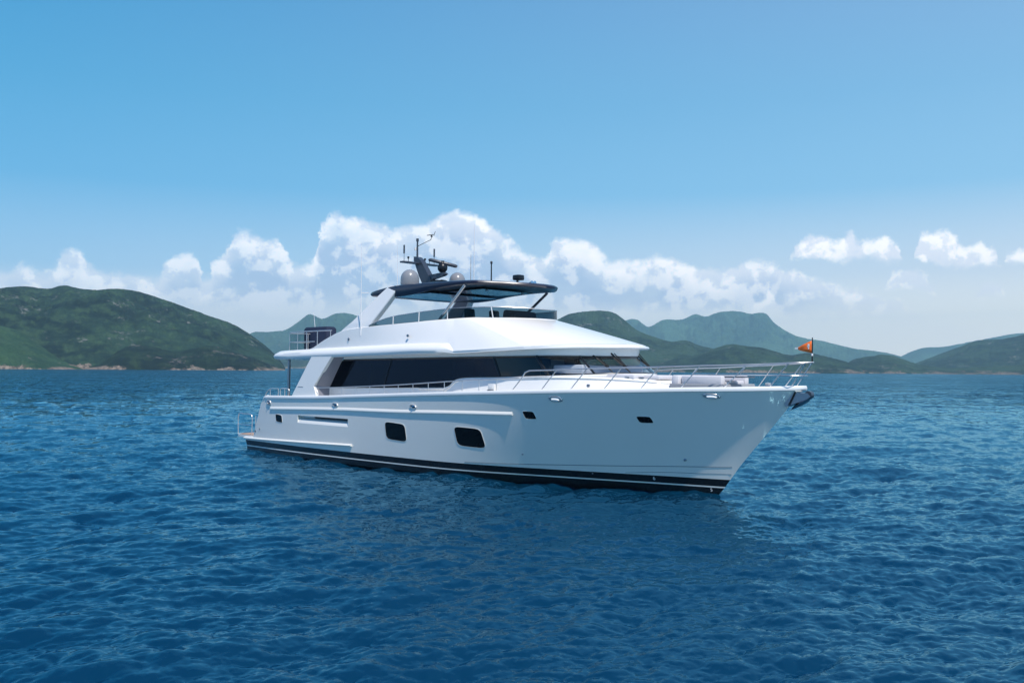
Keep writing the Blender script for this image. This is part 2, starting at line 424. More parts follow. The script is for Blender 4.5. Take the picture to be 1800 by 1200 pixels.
# rounded cap at the quarter, running down the transom edge
for sg in (-1, 1):
    pts = [(2.05, sg*3.0, 2.53), (1.85, sg*2.99, 2.49), (1.72, sg*2.98, 2.40), (1.60, sg*2.96, 2.28), (1.3, sg*2.91, 1.8), (1.0, sg*2.85, 1.2), (.74, sg*2.79, .66)]
    MB().tube(cr(pts, 4), [.075]*9+[.06]*4+[.045]*12, 8).build('transom_edge', GEL, yacht)
def hullpath(tab, n=50, sgn=-1):
    h = herm(tab); out = []
    for x in np.linspace(tab[0][0], tab[-1][0], n):
        z = float(h(x)); nn = hn(x, z); n2 = np.array([nn.x, nn.y]); n2 /= np.linalg.norm(n2)
        out.append(((x, sgn*hy(x, z), z), np.array([n2[0], -sgn*n2[1]])))
    return out
for sg in (-1, 1):
    sweep(hullpath([(2.35, 2.00), (7.7, 2.15), (11.3, 2.20), (14.4, 2.28), (17.0, 2.33)], 50, sg), [(-.03, -.045), (.042, -.035), (.052, -.005), (.042, .02), (.03, .07), (-.03, .13)], 'rub_rail', HULLW)
    sweep(hullpath([(-.06, .575), (1.2, .59), (5.1, .68), (8.5, .76)], 40, sg), [(-.03, -.045), (.075, -.035), (.09, -.005), (.07, .02), (-.03, .075)], 'spray_rail', HULLW)
    sweep(hullpath([(14.6, .53), (16.3, .58), (19.4, .70), (22.3, .83), (23.75, .885)], 40, sg), [(-.03, .014), (.004, .014), (.004, -.014), (-.03, -.014)], 'bow_chine_shadow', mat('shadow_grey_line', (.16, .20, .23), .4))  # dark grey strip painted as the shadow line under the chine
    sweep(hullpath([(20.4, .515), (21.6, .60), (23.7, .66)], 24, sg), [(-.03, .008), (.003, .008), (.003, -.008), (-.03, -.008)], 'spray_strake_shadow', mat('shadow_grey_line', (.16, .20, .23), .4))  # thin grey strip in place of the strake's shadow

def outline(cx, cz, w_, h_, shx=0.0, shz=0.0, e=4.5, n=40):
    o = []
    for k in range(n):
        t = 2*math.pi*k/n; c, s = math.cos(t), math.sin(t)
        a = math.copysign(abs(c)**(2/e), c); b = math.copysign(abs(s)**(2/e), s)
        o.append((cx+w_*a-shx*b, cz+h_*b+shz*a))
    return o
def porthole(cx, cz, w_, h_, shx, shz=0.0, sgn=-1, e=5.5, rim=.013, label=None):
    ce = hp(cx, cz, 0, sgn); root = None
    def ring(w2, h2, off): return [hp(x, z, off, sgn) for x, z in outline(cx, cz, w2, h2, shx, shz, e)]
    f = MB(); rr = [ring(w_+rim, h_+rim, -.01), ring(w_+rim, h_+rim, .007), ring(w_+rim*.5, h_+rim*.5, .011), ring(w_, h_, .009), ring(w_, h_, .004)]
    rr = [r+[r[0]] for r in rr]; f.grid(rr)
    fr = f.build('porthole', HULLW, yacht, angle=60)
    g = MB(); rg = ring(w_, h_, .006); rg2 = ring(w_*.5, h_*.5, .006)
    g.grid([rg+[rg[0]], rg2+[rg2[0]]]); g.add([hp(cx, cz, .006, sgn)]+rg2, [(0, 1+i, 1+(i+1) % len(rg2)) for i in range(len(rg2))])
    g.build('pane', BLKG, fr)
    if label: fr['label'] = label
for sg in (-1, 1):
    for a in ((3.06, 1.60, .27, .165, .03, -.02), (11.2, 1.45, .58, .33, .03, -.03), (14.98, 1.44, .61, .34, .05, -.02), (17.65, 2.32, .21, .125, .035, -.0), (21.53, 2.30, .215, .10, .03, 0)):
        porthole(*a, sgn=sg)
# fairleads and hawse rings set in the hull
def fairlead(cx, cz, w_, h_, m, sgn=-1):
    f = MB()
    def ring(w2, h2, off): 
        r = [hp(x, z, off, sgn) for x, z in outline(cx, cz, w2, h2, .03, 0, 2.6, 28)]; return r+[r[0]]
    f.grid([ring(w_, h_, -.01), ring(w_, h_, .03), ring(w_*.88, h_*.86, .05), ring(w_*.7, h_*.62, .045), ring(w_*.66, h_*.58, .012)])
    o = f.build('fairlead', STEEL, yacht, angle=60)
    g = MB(); bl = .07 if m is GEL else 0  # pale plates bulge outward to catch sun, imitating a sunlit deck seen through
    r_ = ring(w_*.66, h_*.58, .014)[:-1]; r2_ = [hp(x, z, .014+bl, sgn) for x, z in outline(cx, cz-h_*.25*(bl > 0), w_*.5, h_*.2, .03, 0, 2.6, 28)]
    g.grid([r_+[r_[0]], r2_+[r2_[0]]]); g.add([hp(cx, cz-h_*.25*(bl > 0), .014+bl, sgn)]+r2_, [(0, 1+i, 1+(i+1) % len(r2_)) for i in range(len(r2_))])
    g.build('opening_plate', m, o)
    if m is DARK:
        MB().tube([hp(cx-.03, cz-h_*.45, .03, sgn), hp(cx+.0, cz+.01, .075, sgn), hp(cx+w_*.45, cz+h_*.3, .03, sgn)], .028, 8).build('cleat', CHROME, o)
    return o
for sg in (-1, 1):
    fairlead(7.42, 2.335, .19, .085, DARK, sg); fairlead(12.3, 2.43, .17, .085, DARK, sg)
    fairlead(18.78, 2.90, .24, .10, GEL, sg); fairlead(23.68, 3.10, .24, .085, GEL, sg)
    fairlead(2.22, 2.27, .17, .12, DARK, sg)
    for (x, z, r_) in ((1.35, 1.05, .03), (17.0, .95, .03), (22.4, 1.05, .045), (.95, .93, .05), (19.3, .42, .02)):
        p = hp(x, z, .0, sg)
        MB().lathe((p[0], p[1]-.0*sg, p[2]), [(r_, -.02), (r_, .02), (r_*.6, .03), (0, .028)] if sg > 0 else [(r_, .02), (r_, -.02), (r_*.6, -.03), (0, -.028)], 14, axis='Y').build('drain_fitting', STEELD, yacht)

# swim platform with staple rail and stern stair rails
sp = MB(); half = [(.70, -2.62), (-.9, -2.6), (-1.35, -2.52), (-1.6, -2.3), (-1.68, -1.6), (-1.7, 0)]
h2 = cr([(a, b, 0) for a, b in half], 5)
for z0, z1 in ((.555, .60), ): pass
rg = [fullring([(p[0], p[1], z) for p in h2]) for z in (.55, .66)]
sp.grid(rg); bridge(sp, [(p[0], p[1], .66) for p in h2]); bridge(sp, [(p[0], p[1], .55) for p in h2])
spo = sp.build('swim_platform', HULLW, yacht)
t2 = MB(); inn = [(p[0]*.97+.02, p[1]*.97, .668) for p in h2]; bridge(t2, inn); t2.build('teak_deck', TEAK, spo)
for yy in (-2.42, 2.42):
    MB().tube(cr([(-1.5, yy, .66), (-1.5, yy, 1.5), (-1.42, yy, 1.62), (-1.0, yy, 1.62), (-.35, yy, 1.60), (-.27, yy, 1.5), (-.27, yy, .66)], 5), .022).tube([(-.22, yy*.93, .66), (-.22, yy*.93, 1.55)], .022).tube([(-1.5, yy, 1.1), (-.27, yy, 1.1)], .012).build('platform_rail', STEEL, yacht)
    y2 = yy*1.14
    MB().tube(cr([(.66, y2, 1.1), (.80, y2, 1.45), (1.25, y2, 2.3), (1.55, y2, 2.72), (1.85, y2, 2.87), (2.5, y2, 2.89)], 5), .022).tube([(1.83, y2, 2.86), (1.83, y2, 2.5)], .018).tube([(2.5, y2, 2.89), (2.5, y2, 2.5)], .02).build('stair_rail', STEEL, yacht)
    MB().tube(cr([(2.68, y2, 2.5), (2.68, y2, 2.86), (2.75, y2, 2.9), (3.25, y2, 2.9), (3.35, y2, 2.86), (3.35, y2, 2.5)], 4), .02).tube([(3.02, y2, 2.5), (3.02, y2, 2.9)], .02).build('bulwark_gate', STEEL, yacht)

# decks
def deck(x0, x1, dz, inset, name, m, n=40):
    mb = MB(); h = []
    for x in np.linspace(x0, x1, n):
        z = float(SHZ(x)); h.append((x, -max(0.01, hy(x, z)-inset), z+dz))
    bridge(mb, h); return mb.build(name, m, yacht)
deck(5.6, 25.95, -.03, .10, 'side_deck', GEL)
ck = MB(); h = [(x, -(hy(x, 2.0)-.12), 1.72) for x in np.linspace(1.3, 5.7, 12)]; bridge(ck, h)
for sg in (-1, 1):
    ck.grid([[(x, sg*(hy(x, 2.4)-.14), z) for x in np.linspace(1.9, 5.7, 12)] for z in (1.72, 2.56)])
ck.add([(5.7, -3, 1.72), (5.7, 3, 1.72), (5.7, 3, 2.53), (5.7, -3, 2.53)], [(0, 1, 2, 3)])
ck.build('aft_deck', GEL, yacht)
MB().box((2.0, 0, 2.12), (.16, 2.2, .42), bev=.06).build('transom_wall', GEL, yacht)

# ---- upper shell (aft overhang, coaming and visor)
#   columns: E lower edge, F outer lip, G top of lip, T coaming top
colsA = [ # E, F, G, T
 ((2.46,-2.86,4.19),(2.36,-2.95,4.34),(2.58,-2.86,4.50),(2.62,-2.70,4.515)),
 ((3.0,-2.95,4.195),(3.0,-3.03,4.36),(3.05,-2.91,4.515),(3.05,-2.74,4.53)),
 ((3.9,-2.97,4.21),(3.9,-3.01,4.38),(3.9,-2.92,4.54),(3.9,-2.74,4.555)),
 ((4.9,-2.97,4.235),(4.9,-3.01,4.41),(4.9,-2.90,4.57),(4.85,-2.72,4.62)),
 ((5.9,-2.97,4.26),(5.9,-3.01,4.43),(5.9,-2.89,4.60),(5.85,-2.72,4.98)),
 ((7.0,-2.97,4.28),(7.0,-3.01,4.45),(7.0,-2.88,4.62),(7.1,-2.69,5.35)),
 ((8.5,-2.97,4.31),(8.5,-3.01,4.48),(8.5,-2.88,4.65),(8.8,-2.62,5.49)),
 ((10.3,-2.97,4.345),(10.3,-3.01,4.51),(10.3,-2.88,4.69),(10.4,-2.48,5.57)),
 ((12.3,-2.96,4.375),(12.3,-3.04,4.54),(12.3,-2.86,4.72),(12.2,-2.33,5.64)),
 ((13.6,-2.90,4.39),(13.62,-2.95,4.53),(13.6,-2.82,4.70),(13.2,-2.22,5.68))]
colsB = [
 ((14.05,-2.80,4.385),(14.05,-2.84,4.43),(14.03,-2.81,4.49),(13.35,-2.17,5.685)),
 ((15.0,-2.78,4.41),(15.0,-2.82,4.455),(14.98,-2.79,4.51),(13.5,-2.16,5.69)),
 ((16.2,-2.74,4.455),(16.2,-2.78,4.50),(16.15,-2.74,4.555),(13.7,-2.14,5.695)),
 ((17.35,-2.61,4.51),(17.37,-2.65,4.55),(17.3,-2.60,4.605),(13.95,-2.11,5.70)),
 ((18.35,-2.32,4.54),(18.39,-2.35,4.58),(18.29,-2.30,4.64),(14.4,-1.98,5.705)),
 ((19.15,-1.78,4.555),(19.2,-1.81,4.60),(19.08,-1.75,4.66),(15.05,-1.65,5.70)),
 ((19.75,-1.15,4.555),(19.8,-1.17,4.60),(19.67,-1.12,4.67),(15.65,-1.10,5.685)),
 ((20.05,-.55,4.555),(20.1,-.56,4.60),(19.97,-.54,4.675),(15.98,-.55,5.675)),
 ((20.15,0,4.555),(20.2,0,4.60),(20.07,0,4.68),(16.08,0,5.67))]
def splitcols(cols, n=5):
    return [cr([c[k] for c in cols], n) for k in range(4)]
sh = MB()
A4 = splitcols(colsA, 5); B4 = splitcols(colsB[:4], 6); C4 = splitcols(colsB[3:], 7)
def shellrows(q, bulge, neck):
    E, F, G, T = q; rows = [E]; N = [np.array(g)+np.array([0, neck, .075 if neck > .05 else .02]) for g in G]
    m1 = [(np.array(e)*.5+np.array(f)*.5)+np.array([0, -.028*min(1, abs(f[1])), -.012]) for e, f in zip(E, F)]
    m2 = [(np.array(f)*.5+np.array(g)*.5)+np.array([0, -.03*min(1, abs(f[1])), .018]) for f, g in zip(F, G)]
    rows += [m1, F, m2, G, [np.array(g)*.5+np.array(n_)*.5+np.array([0, -.01, .012]) for g, n_ in zip(G, N)]]
    for t in (0.0, .03, .12, .3, .5, .7, .9, .97, 1.0):
        r = []
        for g, tt in zip(N, T):
            tt = tt if tt[2] > g[2] else np.array([tt[0], max(tt[1], g[1]+.01), g[2]])
            p = np.array(g)*(1-t)+np.array(tt)*t
            b = bulge*4*t*(1-t)*min(1, max(0.0, (tt[2]-g[2]))/1.0)
            r.append(p+np.array([0, -b*.6*min(1, abs(p[1])), b]))
        rows.append(r)
    T2 = [np.array(t)+np.array([0, .10 if t[1] < -.3 else 0, .0]) for t in T]
    rows.append([np.array(t)+np.array([-.02, .04*min(1, abs(t[1])), .025]) for t in T])
    rows.append([np.array(t)+np.array([-.12 if abs(t[1]) < 1.7 else 0, .11*min(1, abs(t[1])), .02]) for t in T])
    rows.append([np.array([t[0]-(.12 if abs(t[1]) < 1.7 else 0), t[1]+.12*min(1, abs(t[1])), min(4.75, t[2]-.01)]) for t in T])
    return rows
ra = shellrows(A4, .015, .19); rb = shellrows(B4, .01, .015); rf = shellrows(C4, .01, .015)
for rr in (ra, rb):
    sh.grid(rr); sh.grid([[mir(p) for p in r] for r in rr])
for mm in (lambda p: tuple(p), mir):
    sh.grid([[mm(p) for p in [r[-1] for r in ra]], [mm(p) for p in [r[0] for r in rb]]])
bridge(sh, [tuple(p) for p in ra[0]]+[tuple(p) for p in rb[0]])               # soffit
sh.grid([[tuple(r[0]) for r in ra[0:6]], [(r[0][0]-.12, 0, r[0][2]) for r in ra[0:6]], [mir(r[0]) for r in ra[0:6]]])
bridge(sh, [(p[0], p[1]+.05, 4.50) for p in ra[4]] + [(p[0], p[1]+.10, 4.52) for p in rb[4]])
bridge(sh, [tuple(p) for p in ra[-1]]+[tuple(p) for p in rb[-1]])
vz = MB(); vz.grid([fullring([tuple(p) for p in r]) for r in rf])
bridge(vz, [tuple(p) for p in rf[0]]); bridge(vz, [tuple(p) for p in rf[-1]])
vz.build('roof_visor', GEL, yacht, angle=40)
sh.build('flybridge_shell', GEL, yacht, angle=40)

# ---- main deck house
sill = [(5.84,-2.36,2.99),(9.5,-2.37,3.06),(13.1,-2.37,3.15),(13.4,-2.37,3.24),(13.65,-2.37,3.42),(13.95,-2.37,3.50),(15.98,-2.37,3.57),(18.15,-2.32,3.645),(19.1,-1.98,3.68),(19.9,-1.40,3.72),(20.35,-.75,3.74),(20.5,0,3.74)]
head = [(6.79,-2.34,4.19),(10.0,-2.34,4.23),(12.9,-2.34,4.265),(13.2,-2.34,4.268),(13.5,-2.34,4.27),(13.9,-2.34,4.275),(15.6,-2.33,4.29),(17.55,-2.24,4.305),(18.45,-1.90,4.305),(19.15,-1.34,4.30),(19.6,-.72,4.30),(19.76,0,4.30)]
hs = MB()
def dens_(h, n=5):
    return [tuple(p) for p in cr(h[:2], n)][:-1] + [tuple(p) for p in cr(h[1:3], n)][:-1] + [tuple(p) for p in cr(h[2:7], n)][:-1] + [tuple(p) for p in cr(h[6:], n)]
S_, H_ = dens_(sill), dens_(head)
NS = len(S_)
low = [(p[0]-(.0), p[1]-(.03 if i > 2 else .0), max(2.5, float(SHZ(min(p[0], 25)))-.05)) for i, p in enumerate(S_)]
topw = [(p[0]+.04, p[1]*1.01-(0.02 if abs(p[1]) > .1 else 0), 4.0 + (np.interp(p[0], [6, 14, 17.3, 20], [4.31, 4.42, 4.55, 4.57])-4.0)) for p in H_]
for mm in (lambda p: tuple(p), mir):
    hs.grid([[mm(p) for p in low], [mm(p) for p in S_]])
    hs.grid([[mm(p) for p in H_], [mm((p[0]+.03, p[1]-.02 if abs(p[1]) > .1 else p[1], p[2]+.03)) for p in H_], [mm(p) for p in topw]])
# aft end of the house
aw = [(5.84,-2.36,2.5),(5.84,-2.36,2.99),(6.79,-2.34,4.19),(6.79,-2.34,4.36)]
hs.grid([aw[:1]+aw[1:], [mir(p) for p in aw]])
hs.build('deckhouse', GEL, yacht, angle=30)
# window panes and black mullions
def strip(i0, i1, name, m, mm, ins=.0, lo=0.0, hi=1.0, n=4):
    mb = MB(); rows = []
    for k in range(n+1):
        t = lo+(hi-lo)*k/n; rows.append([mm(tuple(np.array(S_[i])*(1-t)+np.array(H_[i])*t)) for i in range(i0, i1+1)])
    mb.grid(rows); return mb.build(name, m, yacht, angle=60)
iA = [i for i, p in enumerate(S_) if p[0] <= 15.99][-1]
iB = [i for i, p in enumerate(S_) if p[0] <= 18.16][-1]
iC = iB + 8
for mm in (lambda p: tuple(p), mir):
    strip(0, 5, 'saloon_window', SALON, mm); strip(5, iA, 'saloon_window', SALON, mm)
    strip(iA, iB, 'wheelhouse_window', WHEEL, mm)
    strip(iB, iC, 'windscreen', SHIELD, mm)
    for i, wd, m_ in ((5, .03, DARK), (iA, .05, DARK), (iB, .06, DARK), (iC, .035, DARK)):
        a, b = np.array(S_[i]), np.array(H_[i])
        MB().tube([mm(a*.98+b*.02), mm(b*.98+a*.02)], wd, 6).build('window_pillar', m_, yacht)
    # black surround lines
    MB().tube([mm((p[0]+.004, p[1]-.012, p[2]+.012)) for p in S_], .014, 6).tube([mm((p[0]+.004, p[1]-.012, p[2]-.03)) for p in H_], .030, 6).build('window_gasket', DARK, yacht)
mb = MB(); rows = []
idx = list(range(iC, NS))
for k in range(4):
    t = k/3; half = [np.array(S_[i])*(1-t)+np.array(H_[i])*t for i in idx]; rows.append(fullring([tuple(p) for p in half]))
mb.grid(rows).build('windscreen', SHIELD, yacht, angle=60)
# interior
MB().box((15.0, 0, 3.6), (.06, 2.2, .66)).build('bulkhead', mat('pale_lining', (.42, .42, .42), .7), yacht)
it = MB()
it.box((12.3, 0, 2.9), (6.2, 2.2, .03)); it.box((8.5, 0, 3.6), (.05, 2.2, .62))
it.box((11.5, 1.2, 3.2), (1.4, .5, .3), bev=.08)
it.build('saloon_interior', INT, yacht)
da = MB(); dh = [(p[0]-.05, p[1]+.06, p[2]-.05) for p in S_[iB-3:]]; bridge(da, dh)
da.box((18.5, 0, 3.86), (.66, 1.75, .15), bev=.1)
da.build('helm_dashboard', mat('dash_cover', (.50, .50, .55), .7), yacht)
MB().box((16.6, 0, 3.3), (1.5, 2.1, .02)).build('wheelhouse_floor', INTL, yacht)
hl = MB(); bridge(hl, [(p[0]-.08, p[1]+.08 if p[1] < -.1 else p[1], p[2]-.06) for p in H_[iA-6:]]); hl.build('headliner', mat('headliner_grey', (.12, .13, .15), .7), yacht)
for yy in (-.75, .6):
    s_ = empty('helm_seat', (16.9, yy, 3.32)); tag(s_, 'dark leather helm seat behind the windscreen, ' + ('nearer the camera' if yy < 0 else 'on the far side'), 'seat', 'wheelhouse helm seats')
    MB().box((0, 0, .32), (.26, .27, .07), bev=.05).build('seat', SLATE, s_); MB().box((-.24, 0, .62), (.07, .25, .28), bev=.05, ry=-.12).build('backrest', SLATE, s_); MB().tube([(0, 0, 0), (0, 0, .28)], .05).build('pedestal', STEELD, s_)

# ---- coachroof trunk ahead of and beside the windscreen
rim_ = [(13.15,-2.42,3.05),(13.45,-2.43,3.20),(13.70,-2.43,3.37),(14.0,-2.43,3.455),(16.0,-2.43,3.53),(18.2,-2.36,3.60),(19.3,-2.12,3.60),(20.3,-1.72,3.575),(21.2,-1.35,3.53),(21.75,-1.0,3.48),(21.95,-.5,3.46),(22.0,0,3.46)]
bse = [(13.1,-2.44,2.86),(13.4,-2.48,2.88),(13.7,-2.5,2.9),(14.0,-2.52,2.9),(16.0,-2.56,2.98),(18.2,-2.50,3.05),(19.3,-2.30,3.08),(20.4,-1.92,3.12),(21.4,-1.52,3.14),(22.0,-1.1,3.16),(22.25,-.55,3.17),(22.3,0,3.17)]
tr_ = MB(); rm, bs_ = cr(rim_, 5), cr(bse, 5)
inn = [(p[0]-.05, p[1]+.06 if p[1] < -.1 else 0, p[2]+.035) for p in rm]
lip = [(p[0]+.01, p[1]-.015, p[2]-.03) for p in rm]; lip2 = [(p[0], p[1]+.02, p[2]-.055) for p in rm]
for mm in (lambda p: tuple(p), mir): tr_.grid([[mm(p) for p in q] for q in (bs_, lip2, lip, rm, inn)])
bridge(tr_, inn)
tr_.build('coachroof', GEL, yacht, angle=30)
# window sill moulding under the panes
sweep([((p[0], p[1], p[2]), np.array([0.2 if abs(p[1]) > 2 else 0.8, -1.0 if abs(p[1]) > .6 else -.3])) for p in S_[8:]], [(0, -.10), (.03, -.09), (.055, -.05), (.05, -.02), (0, -.004)], 'sill_moulding', GEL)

# ---- wing bulkheads at the after end
for sg in (-1, 1):
    wp = [(4.12, 2.60), (5.42, 4.30), (6.86, 4.30), (5.72, 3.07), (5.98, 2.60)]
    def wy(z): return 3.12 - .10*(z-2.6)/1.7
    mb = MB(); mb.add([(x, sg*wy(z), z) for x, z in wp]+[(x+.02, sg*(wy(z)-.14), z) for x, z in wp], [(0,1,2,3,4), (9,8,7,6,5)]+[(i, (i+1) % 5, 5+(i+1) % 5, 5+i) for i in range(5)])
    mb.build('side_wing', GEL, yacht, smooth=False)
    rv = MB(); rv.grid([[(6.80, sg*2.96, 4.28), (5.80, sg*3.0, 3.10), (5.86, sg*3.0, 2.6)], [(6.82, sg*2.37, 4.28), (5.86, sg*2.38, 3.0), (5.86, sg*2.38, 2.6)]])
    rv.build('side_bulkhead', GREYP, yacht)
    MB().tube([(3.12, sg*2.62, 1.72), (3.12, sg*2.62, 4.22)], .065, 12).build('overhang_post', STEELD, yacht)
MB().box((4.75, -3.098, 3.02), (.20, .006, .012)).build('wing_badge', GREY, yacht)
it = MB(); it.box((5.75, 0, 3.3), (.03, 2.3, .85)); it.build('saloon_door', BLKG, yacht)

# ---- hardtop
plan = [(8.02,-1.7),(8.05,-1.95),(8.35,-2.1),(9.6,-2.2),(11.5,-2.26),(13.2,-2.30),(14.2,-2.31),(14.55,-2.26),(14.72,-2.12),(15.05,-1.75),(15.6,-1.12),(15.9,-.6),(16.02,0)]
ZT = herm([(7.9,6.93),(9.0,7.06),(9.9,7.13),(11.5,7.13),(13.5,7.10),(14.7,7.06),(15.6,7.01),(16.4,6.97)])
ZB = herm([(7.9,6.80),(9.0,6.72),(9.9,6.68),(11.0,6.72),(12.0,6.83),(13.3,6.90),(14.7,6.90),(15.6,6.87),(16.4,6.83)])
hp_ = cr([(a, b, 0) for a, b in plan], 6)
ht = MB()
def hring(sc, f, dz): 
    out = []
    for p in hp_:
        x = 12.3+(p[0]-12.3)*(1-(1-sc)*.6); out.append((x, p[1]*sc, f(p[0])+dz))
    return out
rows = [hring(.80, lambda x: float(ZB(x))*.4+6.9*.6, -.0), hring(.90, ZB, .03), hring(.965, ZB, 0.0), hring(.99, lambda x: float(ZB(x))*.75+float(ZT(x))*.25, 0), hring(1.0, lambda x: float(ZB(x))*.45+float(ZT(x))*.55, 0), hring(.992, ZT, -.025), hring(.965, ZT, .005), hring(.7, ZT, .045), hring(.35, ZT, .07)]
ht.grid([fullring(r) for r in rows], mfun=lambda i, j: 1 if i == 0 else 0)
bridge(ht, rows[0], 1); bridge(ht, rows[-1])
ht.grid([[r[0] for r in rows], [mir(r[0]) for r in rows]])
ho = ht.build('hardtop', [NAVY, mat('hardtop_lining', (.025, .028, .04), .35)], yacht, angle=35)
dk = MB(); dk.box((12.4, 0, 6.84), (1.7, 1.35, .02), bev=.015); dk.build('overhead_hatch', BLKG, ho)
MB().box((10.4, 0, 6.77), (1.25, 1.85, .012), bev=.01).build('underside_reflection_panel', mat('blue_reflection_paint', (.09, .21, .36), .18, coat=.6), ho)  # added blue panel; its colour stands in for sky reflected on the underside
for yy in (-1.1, 1.1):
    for xx in (13.9, 11.2): MB().lathe((xx, yy*.9, 6.79), [(.06, .02), (.07, -.005), (0, -.008)], 14).build('downlight', GREY, ho)
# arch legs
ARCH_AFT = [(5.10,6.5),(5.31,6.80),(5.76,7.58),(6.24,8.22),(6.75,8.90),(7.08,9.38),(7.145,9.60)]
ARCH_FWD = [(5.10,8.80),(5.31,8.78),(5.52,8.80),(6.29,9.50),(6.75,9.88),(7.08,10.12),(7.14,10.16)]
for sg in (-1, 1):
    mb = MB(); ro_, ri_ = [], []
    for z in [5.10, 5.3, 5.52, 5.76, 6.0, 6.24, 6.5, 6.75, 7.0, 7.08, 7.145]:
        xa_ = np.interp(z, *zip(*ARCH_AFT)); xf_ = np.interp(z, *zip(*ARCH_FWD)); y = 2.60-.27*max(0, z-5.5)
        ro_.append([(xa_, sg*(y-.03), z), (xa_+.04, sg*y, z), (xf_-.04, sg*y, z), (xf_, sg*(y-.03), z)])
        ri_.append([(xf_, sg*(y-.24), z), (xf_-.04, sg*(y-.27), z), (xa_+.04, sg*(y-.27), z), (xa_, sg*(y-.24), z)])
    mb.grid([o_+i_+[o_[0]] for o_, i_ in zip(ro_, ri_)])
    for k in (0, -1): mb.add(ro_[k]+ri_[k], [tuple(range(8))])
    ao = mb.build('arch_leg', [GEL], yacht, angle=25)
    ip = MB(); ip.grid([[(r[1][0]-.08, r[1][1]-sg*.008, r[1][2]), (r[2][0]+.08, r[2][1]-sg*.008, r[2][2])] for r in ri_[2:-1]]); ip.build('inner_shade_panel', GREYP, ao, smooth=False)  # grey sheet painted as shade on the leg's inner face
    m_ = STEELD
    MB().tube([(12.5, sg*2.12, 5.70), (14.05, sg*2.28, 6.90)], .055, 10).build('hardtop_post', SLATE if sg > 0 else STEEL, yacht)  # like posts; near one paler, far one darker to imitate lit and shaded metal
# whip antennas etc
def whip(base, h, r, name='whip_antenna', m=None, r2=None, parent=yacht, lean=(0, 0)):
    b = Vector(base); t = b+Vector((lean[0], lean[1], h))
    o = MB().tube([b, b+(t-b)*.35, t], [r, r*.9, (r2 or r*.45)], 8).build(name, m or GEL, parent); return o
WG = mat('white_fibreglass', (.75, .75, .76), .35)
w1_ = whip((8.35,-2.66,5.15), 1.85, .026, m=WG); whip((8.35,-2.66,7.0), 1.9, .013, m=WG)
MB().tube([(8.35,-2.66,6.89), (8.55,-2.44,6.89)], .018).build('antenna_bracket', WG, yacht)
whip((10.2,-2.3,7.15), 1.55, .014, m=WG); whip((10.2,1.9,7.1), 2.9, .02, m=WG, r2=.012); whip((10.0,1.9,7.1), 1.65, .017, m=GREY)
o = MB().tube([(11.3,1.85,7.05), (11.3,1.85,8.27)], [.033, .026]).lathe((11.3,1.85,8.27), [(0,-.03),(.05,-.02),(.05,.06),(.03,.09),(0,.1)], 10).build('stub_antenna', DARK, yacht)
for yy, s_ in ((-1.45, 1.0), (1.35, .93)):
    x0 = 9.95 if yy < 0 else 9.75; z0 = 7.13 if yy < 0 else 7.30
    pr = [(.30, 0), (.36, .03), (.375, .10), (.375, .30)] + [(.375*math.cos(t), .30+.40*math.sin(t)) for t in np.linspace(.1, math.pi/2, 9)]
    do = MB().lathe((x0, yy, z0), [(a*s_, b*s_) for a, b in pr], 32).build('satellite_dome', DOME, yacht, angle=60)
    MB().lathe((x0, yy, z0-.02), [(.39*s_, 0), (.39*s_, .07), (.36*s_, .08)], 28).build('dome_base', SLATE, do)
# radar mast
mast = MB(); 
pyl = [(9.35,7.12),(10.05,7.12),(9.55,7.75),(9.05,8.40),(8.82,8.56),(8.62,8.58),(8.62,8.42),(8.95,7.75)]
for sg in (-1, 1): pass
mast.prism([(x, -.13, z) for x, z in pyl], (0, .26, 0))
mo = mast.build('radar_mast', SLATE, yacht, smooth=False)
MB().box((8.85, 0, 8.27), (.13, .98, .035), bev=.02).build('crossbar', SLATE, mo)
MB().tube([(8.70, 0, 8.5), (8.70, 0, 9.25)], [.045, .035]).lathe((8.70, 0, 9.23), [(0,0),(.06,0),(.06,.12),(0,.13)], 10).build('mast_pole', SLATE, mo)
MB().tube([(8.70, 0, 9.02), (9.2, .0, 9.14), (9.55, 0, 9.22), (9.6, 0, 9.34)], .013).lathe((9.6, 0, 9.33), [(0,0),(.045,.01),(.045,.06),(0,.08)], 8).tube([(9.36, -.05, 9.42), (9.66, .05, 9.44)], .016).tube([(9.68, .05, 9.38), (9.74, .08, 9.56)], .012).build('wind_vane', DARK, mo)
MB().lathe((8.60, -.03, 8.92), [(0,-.07),(.06,-.06),(.06,.06),(0,.07)], 10).build('masthead_light', WG, mo)
for yy, zz, rr in ((-.85, 8.30, .035), (.82, 8.30, .035)):
    MB().tube([(8.85, yy, zz), (8.85, yy, zz+.33)], .010).tube([(8.85, yy, zz+.33), (8.85, yy, zz+.68)], .036).build('stub_aerial', SLATE, mo)
for yy in (-.62, .30, .55):
    MB().tube([(8.85, yy, 8.30), (8.85, yy, 8.40)], .012).lathe((8.85, yy, 8.38), [(0, 0), (.05, .10), (.05, .13), (0, .15)], 10).build('gps_antenna', DARK, mo)
MB().prism([(9.35,-.1,7.72),(10.45,-.1,7.80),(10.55,-.1,7.72),(10.4,-.1,7.66),(9.5,-.1,7.50)], (0, .2, 0)).build('radar_arm', SLATE, mo, smooth=False)
MB().prism([(9.5,-.1,7.40),(10.35,-.1,7.50),(10.5,-.1,7.45),(10.4,-.1,7.36),(9.9,-.1,7.28)], (0, .2, 0)).box((10.2, -.25, 7.42), (.16, .1, .05)).lathe((9.95, -.3, 7.45), [(0,-.06),(.05,-.05),(.05,.05),(0,.06)], 10).build('lower_arm', DARK, mo, smooth=False)
